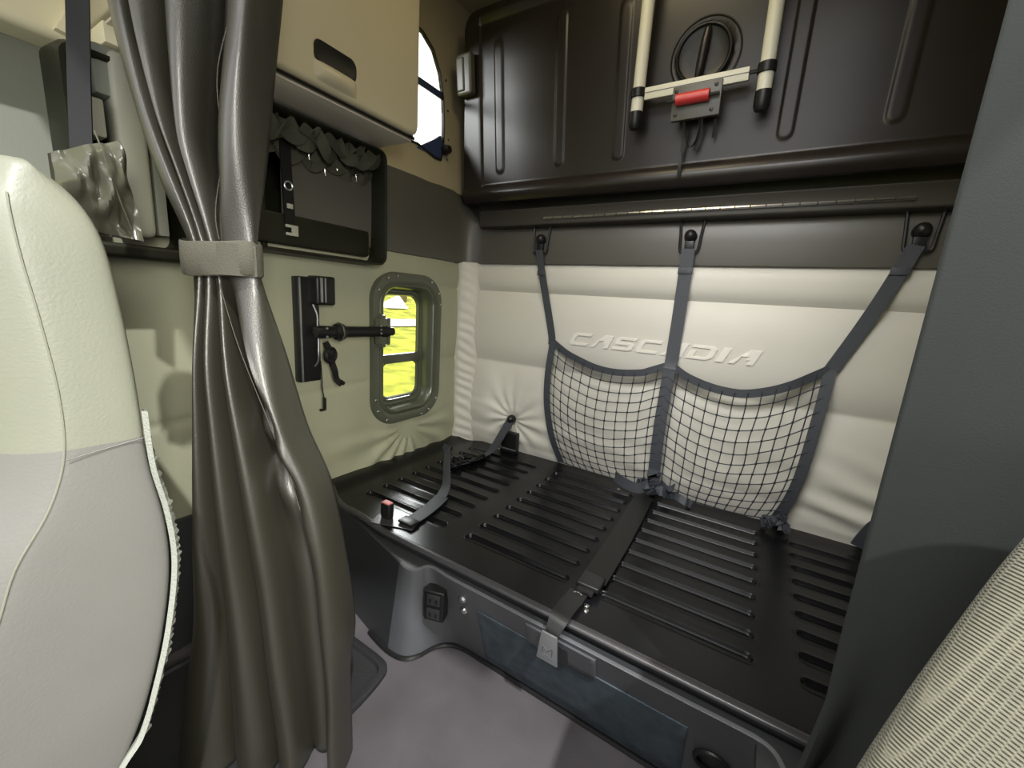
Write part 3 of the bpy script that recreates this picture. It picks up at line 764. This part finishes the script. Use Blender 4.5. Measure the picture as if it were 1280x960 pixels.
# ================================================================ OPEN SHELF BOX
sb = root('open_shelf', (.0, -.93, .90), 'dark open shelf box set in the wall under the tan cabinet', 'shelf')
def sl(off, x, r=.035): return [Vector((x, p[0], p[1])) for p in rrect(-.930, 1.114, .575-2*off, .426-2*off, max(.01, r-off*.6), 6)]
obj('shell', rings([sl(-.004, .03), sl(0, .120), sl(.0, .136), sl(.003, .142), (sl(.008, .142)), sl(.011, .136), sl(.014, .02), sl(.018, -.16)], False, True), 'shelf', sb)
obj('divider', box(-.15, .06, -1.085, -1.070, .915, 1.30, .003), 'shelf', sb)
obj('inner_ledge', box(-.15, .08, -1.19, -.68, .93, 1.03, .012), 'shelf', sb)
obj('inner_hump', box(-.15, -.02, -1.19, -.96, 1.0, 1.12, .02), 'shelf', sb)
ts = root('hanging_tether', (-.0, -1.00, 1.2), 'dark tether strap with small ring and pale clip hanging inside the shelf box', 'strap')
obj('tether_webbing', ribbon(catmull([(.08, -1.01, 1.27), (.082, -1.012, 1.2), (.085, -1.010, 1.1), (.088, -1.008, .98)], 5), .035, (0, 1, 0), .004), 'black', ts)
obj('ring', torus((.092, -1.012, 1.115), (1, 0, 0), .013, .003, 16, 6), 'alu', ts)
obj('clip', join(box(.090, .096, -1.028, -.986, .985, .994, .001), box(.090, .096, -1.008, -.986, .968, .986, .001), box(.090, .096, -1.028, -.986, .960, .969, .001)), 'pillar', ts)
obj('sewn_tag', box(.090, .094, -1.02, -1.0, 1.045, 1.060, .001), 'pillar', ts)
for k, (y, z) in enumerate(((-.93, 1.235), (-.87, 1.20), (-.82, 1.215), (-.84, 1.26), (-.74, 1.215))):
    g_ = lone('wire_hook', tube(catmull([(.06, y, z+.03), (.07, y+.004, z+.01), (.068, y+.01, z-.012)], 4), .0016, 5), 'chrome',
         ['thin bright wire hook in the shelf box, nearest the tether strap', 'thin bright wire hook in the shelf box, low and beside the middle', 'thin bright wire hook in the shelf box, second from the right end', 'thin bright wire hook in the shelf box, set highest', 'thin bright wire hook in the shelf box, nearest its right end'][k], 'hook', 'wire hooks in the shelf box')
bundle = []
for k in range(11):
    y0 = -1.19+.043*k
    for q in range(2):
        pts = [Vector((.115-.05*q+.02*nz(k, t*.4, q), y0+.022*t, 1.306-.010*q-(.020+.045*abs(sin(k*1.3+q)))*sin(t/5*pi)-.05*q*(t/5)-.012*nz(k*.7, t))) for t in range(6)]
        bundle.append(ribbon(catmull(pts, 4), .040, (.3*(-1)**k, .25, 1), .004))
lone('folded_netting', join(*bundle), 'netcloth', 'dark folded netting sagging under the top of the shelf box', 'net')

# ================================================================ SWING ARM MOUNT on the left wall
mt = root('swing_arm_mount', (.06, -.95, .64), 'black swing arm bracket on the padded side wall reaching in front of the window', 'mount')
obj('wall_plate', box(.045, .078, -.990, -.905, .452, .832, .006, 2), 'black', mt)
obj('edge_strip', box(.079, .084, -.984, -.978, .455, .828, .001), 'alu', mt)
bx_ = obj('motor_box', box(.050, .110, -.935, -.858, .735, .838, .010, 3), 'black', mt)
obj('edge_strip', box(.111, .113, -.922, -.912, .745, .832, .001), 'alu', bx_)
obj('edge_strip', box(.111, .113, -.905, -.899, .745, .832, .001), 'alu', bx_)
obj('wire_handle', tube(catmull([(.085, -.935, .735), (.100, -.930, .70), (.108, -.935, .66), (.104, -.930, .62), (.108, -.934, .56), (.100, -.932, .53), (.085, -.935, .51)], 6), .0032, 6), 'alu', mt)
arm = obj('arm', lathe([(.001, 0), (.020, .002), (.024, .02), (.022, .07), (.020, .08), (.030, .085), (.033, .10), (.030, .115), (.022, .12), (.021, .20), (.021, .29), (.025, .30), (.025, .335), (.018, .34), (.018, .36)], (.120, -.955, .640), (0, 1, -.02), 18), 'black', mt)
obj('ring', torus((.120, -.855, .638), (0, 1, 0), .032, .004, 20, 6), 'frame', arm)
for g_ in ([lathe([(.0045, 0), (.004, .003), (.001, .004)], (.148, y, z), (1, 0, 0), 8) for y, z in ((-.925, .655), (-.925, .625), (-.68, .66), (-.68, .645), (-.68, .63))]): obj('bolt', g_, 'alu', arm)
hp = obj('head_plate', box(.100, .130, -.672, -.612, .580, .690, .006, 2), 'frame', mt)
obj('plate_rib', box(.128, .136, -.632, -.622, .578, .692, .002), 'frame', hp)
for z0 in (.566, .686): obj('plate_foot', box(.105, .125, -.66, -.635, z0, z0+.017, .004), 'frame', hp)
obj('cord_bundle', join(ribbon(catmull([(.10, -.90, .60), (.11, -.885, .56), (.105, -.88, .53), (.11, -.87, .49), (.105, -.86, .455), (.11, -.845, .435), (.11, -.835, .445)], 6), .022, (0, 1, .3), .006),
    torus((.108, -.885, .55), (1, .2, 0), .026, .007, 16, 6)), 'black', mt)
obj('pull_cord', tube(catmull([(.09, -.915, .53), (.092, -.913, .47), (.092, -.912, .42), (.094, -.905, .375)], 5), .0022, 5), 'black', mt)
obj('cord_toggle', join(box(.088, .098, -.910, -.900, .340, .385, .003), box(.088, .098, -.925, -.902, .335, .343, .002)), 'black', mt)

# ================================================================ FORWARD CUBBY, PILLAR, CAB SIDE
cu = root('side_cubby', (.05, -1.42, .86), 'dark recessed cubby in the side wall with pale upright panels, left of the curtain', 'cubby')
def cl(off, x): return [Vector((x, p[0], p[1])) for p in rrect(-1.415, 1.06, .21-2*off, .42-2*off, .03, 5)]
obj('cubby_shell', rings([cl(-.012, .05), cl(-.008, .125), cl(-.002, .142), cl(.006, .142), cl(.012, .134), cl(.02, .03)], False, True), 'shelf', cu)
obj('pale_panel', rings([[Vector((x, p[0], p[1])) for p in rrect(-1.415, 1.09, .058-2*o, .40-2*o, .018, 5)] for o, x in ((.004, .06), (0, .10), (0, .135), (.004, .142), (.010, .145))], False, True), 'pillar', cu)
obj('side_panel', box(.05, .12, -1.376, -1.352, .90, 1.25, .006), 'door_grey', cu)
obj('sill_shelf', box(.06, .150, -1.54, -1.295, .835, .870, .012, 3), 'shelf', cu)
obj('switch_plate', box(.10, .152, -1.492, -1.462, 1.095, 1.175, .006), 'pillar', cu)
# door / pillar panelling of the cab
obj('wall_front', box(-.12, -.06, -1.95, -1.40, FZ, 1.31, .01), 'door_grey', kind='structure')
obj('trim_4', box(-.12, .02, -3.2, -1.95, FZ, .35, .01), 'door_grey', kind='structure')
obj('trim_5', box(-.12, .135, -1.47, -1.36, 1.19, 1.295, .01), 'door_grey', kind='structure')
hd_ = obj('trim_6', join(box(-.30, .03, -2.4, -1.445, 1.305, 1.60, .02, 3), box(-.10, .14, -1.445, -1.30, 1.30, 1.345, .006), box(-.10, .12, -1.445, -1.30, 1.355, 1.42, .006)), 'cream', kind='structure')
obj('trim_7', prism([(-1.50, 1.32), (-1.44, 1.31), (-1.44, 1.44)], lambda p: (.02, p[0], p[1]), lambda p: (.05, p[0], p[1])), 'cream', kind='structure')
lone('pillar_strap', ribbon(catmull([(.30, -1.508, 1.46), (.30, -1.523, 1.29), (.30, -1.535, 1.153), (.30, -1.545, 1.02)], 6), .034, (.6, .8, 0), .004), 'black',
     'dark vertical strap hanging between the seat and the pale pillar panel', 'strap')
# crumpled glossy bag on the pillar hook
def bagpt(i, j):
    t = i/29; s = j/29
    y = -1.600+.098*t+.018*(s)*t; z = 1.050-.17*s-.05*(1-t)*(1-s)-.015*s*t
    x = .36+.045*sin(pi*t)*sin(pi*min(1, s+.15))+.034*nz(t*3.2, s*2.6, 4)+.016*nz(t*7, s*4, 6)
    return (x, y, z)
bg = grid(30, 30, bagpt)
bkp = grid(30, 30, lambda i, j: (lambda p: (.34-.02*sin(pi*i/29), p[1], p[2]))(bagpt(i, j)))
bag = root('vinyl_bag', (.35, -1.55, .9), 'crumpled glossy grey vinyl bag hanging behind the light leather seat', 'bag')
obj('bag_body', join(bg, bkp), 'bag', bag)
obj('bag_piping', tube(catmull([(.375, -1.542, 1.052), (.40, -1.540, 1.01), (.40, -1.528, .95), (.385, -1.508, .885)], 6), .0014, 6), 'bag', bag)

# ================================================================ LEFT CURTAIN
E = Vector((.82047, .57168, 0)); NN = Vector((.57168, -.82047, 0)); A0 = Vector((0.4902, -1.5314, 0))   # NN points to the room
ct = root('sleeper_curtain', tuple(A0+E*.16+Vector((0, 0, FZ))), 'black pleated vinyl sleeper curtain gathered by a tie band at the left', 'curtain')
# control columns: for every height the distance along E of each fold
ZK = [2.0, 1.70, 1.28, 1.12, .98, .873, .84, .805, .65, .545, .36, .262, .05, -.06, -.20, -.352]
def tabs(pts): return sorted(pts)
Lc = [(-0.362, -0.0529), (-0.263, -0.0415), (-0.147, -0.0148), (0.108, 0.0286), (0.392, 0.0627), (0.643, 0.0867), (0.808, 0.0894), (0.858, 0.0867), (0.957, 0.0479), (1.094, 0.0166), (1.233, -0.0111), (1.629, -0.0645), (1.906, -0.0922)]
r1 = [(-0.362, 0.0277), (-0.263, 0.0323), (0.006, 0.0572), (0.302, 0.0747), (0.562, 0.0904), (0.802, 0.1033), (0.866, 0.0996), (0.984, 0.0719), (1.121, 0.0452), (1.237, 0.0323), (1.629, 0.0), (1.906, -0.0184)]
r2 = [(-0.362, 0.147), (-0.263, 0.1457), (0.007, 0.1383), (0.303, 0.1272), (0.597, 0.1208), (0.803, 0.1208), (0.867, 0.1143), (0.984, 0.094), (1.063, 0.0784), (1.239, 0.0581), (1.629, 0.0461), (1.906, 0.0461)]
r3 = [(-0.362, 0.2313), (-0.263, 0.2277), (0.008, 0.2084), (0.305, 0.1826), (0.566, 0.1586), (0.804, 0.1401), (0.868, 0.1291), (0.984, 0.1088), (1.039, 0.1042), (1.246, 0.1217), (1.629, 0.1383), (1.906, 0.1475)]
r4 = [(-0.362, 0.3355), (-0.263, 0.3365), (-0.123, 0.3393), (0.007, 0.3338), (0.215, 0.3227), (0.394, 0.2877), (0.523, 0.2489), (0.682, 0.1982), (0.804, 0.1706), (0.87, 0.1586), (0.965, 0.1752), (1.072, 0.1927), (1.257, 0.2323), (1.629, 0.2766), (1.906, 0.3043)]
Rc = [(-0.362, 0.3553), (-0.263, 0.355), (-0.099, 0.354), (0.031, 0.3651), (0.215, 0.3476), (0.384, 0.3181), (0.505, 0.2729), (0.682, 0.2342), (0.823, 0.2056), (0.873, 0.2056), (1.075, 0.2268), (1.259, 0.2526), (1.629, 0.3043), (1.906, 0.3319)]
def curt(i, j, nx=140, nzc=150):
    z = FZ+.008+(2.0-FZ-.008)*j/(nzc-1)
    L_, a1, a2, a3, a4, R_ = [sinterp(t, z) for t in (Lc, r1, r2, r3, r4, Rc)]
    g_ = 1-.78*math.exp(-((z-.836)/.15)**2)            # gathering at the tie
    D = .040*g_; lo = ss(.9, .2, z)
    wide = a4-a3
    up_ = z > .836
    v1, v2 = (a1+a2)/2, (a2+a3)/2
    v3 = a3+(.30 if up_ else .24)*wide; v4 = a4-(.42 if up_ else .26)*wide
    # lobes: (start, centre, end, height); flat stretch between v3 and v4
    def lobe(s0, c, s1, q, hgt, base=-1.):
        th = pi*q
        ss_ = c-(c-s0)*cos(th) if th < pi/2 else c-(s1-c)*cos(th)
        return ss_, D*(base+(hgt-base)*sin(th)**.85)
    u = i/(nx-1)*5
    if u < 1: s, d = lobe(L_, a1, v1, u, .75)
    elif u < 2: s, d = lobe(v1, a2, v2, u-1, .95)
    elif u < 3: s, d = lobe(v2, a3, v3, u-2, .85)
    elif u < 4:
        t = u-3; s = v3+(v4-v3)*t; d = D*(-1.+.35*sin(pi*t))
    else: s, d = lobe(v4, a4 if up_ else a4-.006, R_, min(1, u-4), 1.0)
    # soft creases in the flat stretch between folds
    fl = ss(a3+.1*wide, a3+.35*wide, s)*ss(a4, a4-.25*wide, s)*math.exp(-((z-.48)/.18)**2)
    d += .016*fl*sin((z+.9*(s-a3))*38+2*nz(z*4, s*4))+.008*nz(z*3.5+s*2, s*9, 2)*g_
    P = A0+E*s+NN*d; P.z = z
    return P
V, F = grid(161, 150, lambda i, j: curt(i, j, 161))
cp_ = obj('curtain_panel', (V, F), 'curtain', ct)
sm = cp_.modifiers.new('thickness', 'SOLIDIFY'); sm.thickness = .0025
# seam piping on the leading edge
def seam(z0, z1, f): return tube([A0+E*f(z)[0]+NN*f(z)[1]+Vector((0, 0, z)) for z in [z0+(z1-z0)*k/50 for k in range(51)]], .0009, 5)
obj('edge_seam', seam(.33, .79, lambda z: (sinterp(r4, z)-.020, .026)), 'band', ct)
obj('edge_seam', seam(.87, 1.40, lambda z: (sinterp(r3, z)*.45+sinterp(r4, z)*.55+.008*sin(z*26), -.004)), 'band', ct)
# tie band: closed loop around the gather
bl = []
for k in range(40):
    a_ = 2*pi*k/40; cx = .1461; rx = .0655; ry = .028
    ex = 2/3.2
    sx = math.copysign(abs(cos(a_))**ex, cos(a_)); sy = math.copysign(abs(sin(a_))**ex, sin(a_))
    bl.append(A0+E*(cx+rx*sx)+NN*(ry*sy))
Lo = []
for zz, o in ((.805, 0), (.807, .002), (.834, .003), (.862, .002), (.865, 0)):
    Lo.append([p+(p-(A0+E*.1461)).normalized()*o+Vector((0, 0, zz+.004*sin(k*.35))) for k, p in enumerate(bl)])
tb = obj('tie_band', rings(Lo), 'band', ct)
tb['label'] = 'olive grey webbing band'
obj('band_overlap', ribbon([A0+E*s+NN*(.0325-.02*ss(.175, .212, s))+Vector((0, 0, .834)) for s in (.157, .175, .189, .201, .214)], .055, (0, 0, 1), .003), 'band', tb)

# ================================================================ LIGHT LEATHER SEAT (left foreground)
rear = [(-.10,-1.72),(.022,-1.697),(.056,-1.67),(.141,-1.641),(.231,-1.618),(.341,-1.601),(.428,-1.603),(.514,-1.614),(.639,-1.617),(.755,-1.624),(.848,-1.635),(.895,-1.652),(.925,-1.680)]
seamy = [(-.10,-1.86),(.20,-1.83),(.361,-1.779),(.418,-1.760),(.482,-1.725),(.548,-1.704),(.629,-1.699),(.733,-1.705),(.826,-1.713),(.884,-1.712),(.925,-1.700)]
st = root('leather_seat', (.45, -1.75, FZ), 'light grey leather cab seat filling the left foreground, seen from its side', 'seat')
def seatsec(z, k=0):
    yr, ysm = sinterp(rear, z), sinterp(seamy, z)
    tp = ss(.80, .935, z); sh = .10*tp**2
    pts = [(.716-sh*.5, yr), (.7225-sh*.4, yr-.010), (.7235-sh*.3, yr*.6+ysm*.4), (.7215-sh*.3, ysm+.010), (.7195-sh*.3, ysm), (.716-sh*.4, ysm-.012), (.695-sh*.4, ysm-.045), (.62-sh*.3, ysm-.075), (.50, ysm-.060), (.36, ysm-.060), (.24+sh, ysm-.065), (.18+sh, ysm-.02), (.175+sh, yr-.02), (.20+sh, yr), (.45, yr+.006), (.66-sh*.5, yr+.004)]
    return [Vector((x, y, z)) for x, y in pts]
zs = [FZ+.10, -.10, 0, .05, .10, .15, .2, .25, .3, .35, .4, .44, .48, .52, .56, .60, .66, .72, .78, .82, .85, .875, .895, .91, .922]
loops = [seatsec(z) for z in zs]
c_ = sum(loops[-1], Vector())/16
loops.append([c_+(p-c_)*.85+Vector((0, 0, .007)) for p in loops[-1]]); loops.append([c_+(p-c_)*.4+Vector((0, 0, .012)) for p in loops[-2]])
k0 = next(i for i, z in enumerate(zs) if z >= .54)
sub = lambda o: (setattr(o.modifiers.new('smooth', 'SUBSURF'), 'levels', 2), setattr(o.modifiers[-1], 'render_levels', 2))
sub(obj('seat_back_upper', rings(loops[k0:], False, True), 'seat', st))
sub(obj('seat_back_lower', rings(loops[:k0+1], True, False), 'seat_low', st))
obj('piping_seam', tube([Vector((.7205-.03*ss(.80, .935, z)**2, sinterp(seamy, z), z)) for z in [(-.05+.93*k/80) for k in range(81)]], .0013, 6), 'seat', st)
obj('cross_seam', tube([Vector((.7245, y, .548+.012*(y+1.704)/.09)) for y in [-1.702+.010*k for k in range(9)]], .0009, 5), 'seat_low', st)
# frayed trim along the rear edge
V, F = [], []
n = 240
for k in range(n+1):
    z = -.06+.66*k/n; y = sinterp(rear, z); wj = .006+.009*abs(nz(k*.21, 1))+.004*abs(nz(k*.77, 4))
    wj *= ss(.62, .45, z)*.8+.2
    V += [(.7235, y-.004, z), (.731, y+.001, z), (.722+.004*nz(k*.9, 8), y+wj, z+.002*nz(k*.7, 3)), (.712, y+.002, z)]
for k in range(n):
    for q in range(4): F.append((4*k+q, 4*k+(q+1) % 4, 4*k+4+(q+1) % 4, 4*k+4+q))
obj('frayed_trim', (V, F), 'fuzz', st)
obj('seat_base', box(.22, .70, -2.25, -1.75, FZ, -.05, .03, 3), 'seat_low', st)

# ================================================================ WOVEN SEAT (right foreground)
Ec = catmull([(1.755, -1.235, .700), (1.742, -1.256, .665), (1.719, -1.280, .617), (1.694, -1.306, .571), (1.666, -1.337, .510), (1.642, -1.364, .456), (1.615, -1.396, .388), (1.589, -1.430, .312), (1.565, -1.47, .22), (1.55, -1.50, .10), (1.545, -1.51, -.05)], 4)
rt_ = (R @ Vector((1, 0, 0))); dn_ = (R @ Vector((0, -1, 0))); tw = (R @ Vector((0, 0, 1)))
inw = (rt_*.80+dn_*.45).normalized(); inw = Vector((1, 0, 0))
ws = root('woven_seat', (1.80, -1.40, FZ), 'olive woven cloth seat shoulder cutting the lower right foreground', 'seat')
pr = [(.035, -.075), (.010, -.060), (.0, -.035), (.002, -.015), (.012, 0), (.03, .010), (.06, .018), (.12, .025), (.20, .028), (.30, .02), (.38, 0), (.40, -.05), (.38, -.09), (.2, -.10)]
loops = [[p+inw*a_+Vector((-.5, -.86, .1)).normalized()*b_ for a_, b_ in pr] for p in Ec]
sub(obj('seat_shoulder', rings(loops, True, True), 'weave', ws))
obj('seat_base', box(1.62, 2.05, -1.75, -1.36, FZ, -.02, .03, 3), 'seat_low', ws)

# ================================================================ RIGHT DARK CURTAIN
rc = root('privacy_curtain', (1.9, -1.12, FZ), 'dark grey cloth privacy curtain hanging flat on the right side', 'curtain')
RT0 = [(-.352, 1.575), (-.05, 1.605), (.10, 1.640), (.22, 1.655), (2.05, 1.655)]
def rcp(i, j):
    z = FZ+.008+(2.05-FZ-.008)*j/119; u = i/89; x0 = interp(RT0, z); x = x0+(2.17-x0)*u
    lo = ss(.36, .0, z)
    d = .004*sin(u*9+z)+.030*lo*sin(u*44+1.2)+.006*nz(u*4, z*1.3)
    return (x, -1.10-d-.02*u, z)
o = obj('curtain_panel', grid(90, 120, rcp), 'curt_r', rc); o.modifiers.new('thickness', 'SOLIDIFY').thickness = .002

# ================================================================ FLOOR MAT
mp = catmull([(.15, -1.06, 0), (.45, -1.072, 0), (.60, -1.075, 0), (.650, -1.088, 0), (.668, -1.13, 0), (.678, -1.20, 0), (.680, -1.27, 0), (.672, -1.33, 0), (.700, -1.42, 0), (.76, -1.60, 0), (.80, -1.9, 0), (.80, -2.3, 0), (.1, -2.3, 0)], 6)
cc = Vector((.40, -1.6, 0))
Lo = [[Vector((p.x, p.y, FZ+.001)) for p in mp], [Vector((p.x, p.y, FZ+.014)) for p in mp]]
for sc_, zz in ((.985, .020), (.955, .020), (.945, .010)): Lo.append([cc+(p-cc)*sc_+Vector((0, 0, FZ+zz)) for p in mp])
lone('floor_mat', rings(Lo, True, True), 'mat_rub', 'black rubber floor mat with raised rim under the gathered curtain', 'mat')

# ================================================================ OUTSIDE
def hillz(x, y): return -1.5+.1*max(0, -x-2)+.15*nz(x*.2, y*.2)
obj('ground_outside', grid(60, 60, lambda i, j: (lambda x, y: (x, y, hillz(x, y)))(-.6-64*(i/59)**1.3, -50+130*j/59)), 'grass', kind='structure').name = 'trim_8'
gr_ = bpy.data.objects['trim_8']; gr_.name = 'ground'
lone('road', grid(3, 60, lambda i, j: (lambda x, y: (x, y, hillz(x, y)+.06))(-11.6-1.5*i/2, -30+90*j/59)), 'road', 'pale concrete road strip across the sunlit grass outside the window', 'road')
tr = root('tree', (-20, 18.5, hillz(-20, 18.5)), 'bare branching tree on the grass seen through the side window', 'tree')
tx, ty, tz = -20, 18.5, hillz(-20, 18.5)
obj('trunk', tube(catmull([(tx, ty, tz-.2), (tx+.05, ty, tz+.8), (tx-.05, ty, tz+1.8), (tx, ty+.1, tz+3)], 5), [.28]*5+[.22]*5+[.16]*6, 8), 'bark', tr)
bs = []
for k in range(14):
    an = k*2.4; zz = tz+.7+k*.17
    bs.append(tube(catmull([(tx, ty, zz), (tx+.6*cos(an), ty+.6*sin(an), zz+.5), (tx+1.5*cos(an), ty+1.5*sin(an), zz+.8)], 4), .05, 5))
obj('branch', join(*bs), 'bark', tr)
tt = (-16.5, 14.6)
lone('canvas_canopy', ([(tt[0]-.6, tt[1]-.9, hillz(*tt)), (tt[0]+.6, tt[1]-.9, hillz(*tt)), (tt[0]+.6, tt[1]+.5, hillz(*tt)), (tt[0]-.6, tt[1]+.5, hillz(*tt)), (tt[0], tt[1]+.3, hillz(*tt)+.75)], [(0, 1, 2, 3), (0, 1, 4), (1, 2, 4), (2, 3, 4), (3, 0, 4)]), 'tent', 'small white pointed canopy on the grass outside the window', 'canopy', smooth=False)

# ================================================================ LIGHT
w = bpy.data.worlds.new('world'); scn.world = w; w.use_nodes = True
bgn = w.node_tree.nodes['Background']; wn = w.node_tree.nodes; wlk = w.node_tree.links
tcw = wn.new('ShaderNodeTexCoord'); dotn = wn.new('ShaderNodeVectorMath'); dotn.operation = 'DOT_PRODUCT'
dotn.inputs[1].default_value = (-.77, .60, .2)
mr = wn.new('ShaderNodeMapRange'); mr.inputs['From Min'].default_value = .45; mr.inputs['From Max'].default_value = .85
mr.inputs['To Min'].default_value = .28; mr.inputs['To Max'].default_value = 2.2
wlk.new(tcw.outputs['Generated'], dotn.inputs[0]); wlk.new(dotn.outputs['Value'], mr.inputs['Value']); wlk.new(mr.outputs['Result'], bgn.inputs['Strength'])
bgn.inputs['Color'].default_value = (1, 1, .96, 1)
def area(name, loc, rot, sx, sy, power, col, spread=180):
    l = bpy.data.lights.new(name, 'AREA'); l.shape = 'RECTANGLE'; l.size = sx; l.size_y = sy; l.energy = power; l.color = col; l.spread = math.radians(spread)
    o = bpy.data.objects.new(name, l); COL.objects.link(o); o.location = loc
    d = (Vector(rot)-Vector(loc)).normalized(); o.rotation_euler = d.to_track_quat('-Z', 'Y').to_euler(); return o
area('back_wall_fill', (1.25, -1.70, 1.98), (1.3, -.05, .05), 1.4, .7, 17, (1, .99, .97), 80)  # added fill lamp below the ceiling, aimed to brighten the back wall
area('windshield_light', (1.2, -2.75, 1.25), (1.15, 0, .55), 2.2, .9, 8, (.98, .98, 1), 120)
area('passenger_window_light', (-.25, -2.5, .9), (1.2, -1.2, .3), .9, .9, 1.5, (.95, 1, .74))
area('curtain_highlight_fill', (2.7, -2.35, 1.0), (.62, -1.35, .4), .45, .9, 7, (1, .98, .88), 55)  # lamp added to raise highlights on the gathered curtain folds
area('cab_dome_light', (1.0, -.75, 2.08), (1.0, -.55, 0), .5, .25, 4.2, (1, .86, .55))
area('daylight_through_window', (-1.2, .70, 1.38), (.35, -.85, .0), .6, .6, 45, (.93, .97, 1))
area('daylight_upper_window', (-1.0, -1.85, 1.97), (.35, -.2, 1.62), .5, .4, 30, (.95, .97, 1))
s = bpy.data.lights.new('sun', 'SUN'); s.energy = 5; s.angle = .02; so = bpy.data.objects.new('sun', s); COL.objects.link(so)
so.rotation_euler = Vector((-.5, .35, -.9)).to_track_quat('-Z', 'Y').to_euler()
scn.view_settings.view_transform = 'Standard'
scn.view_settings.exposure = 0
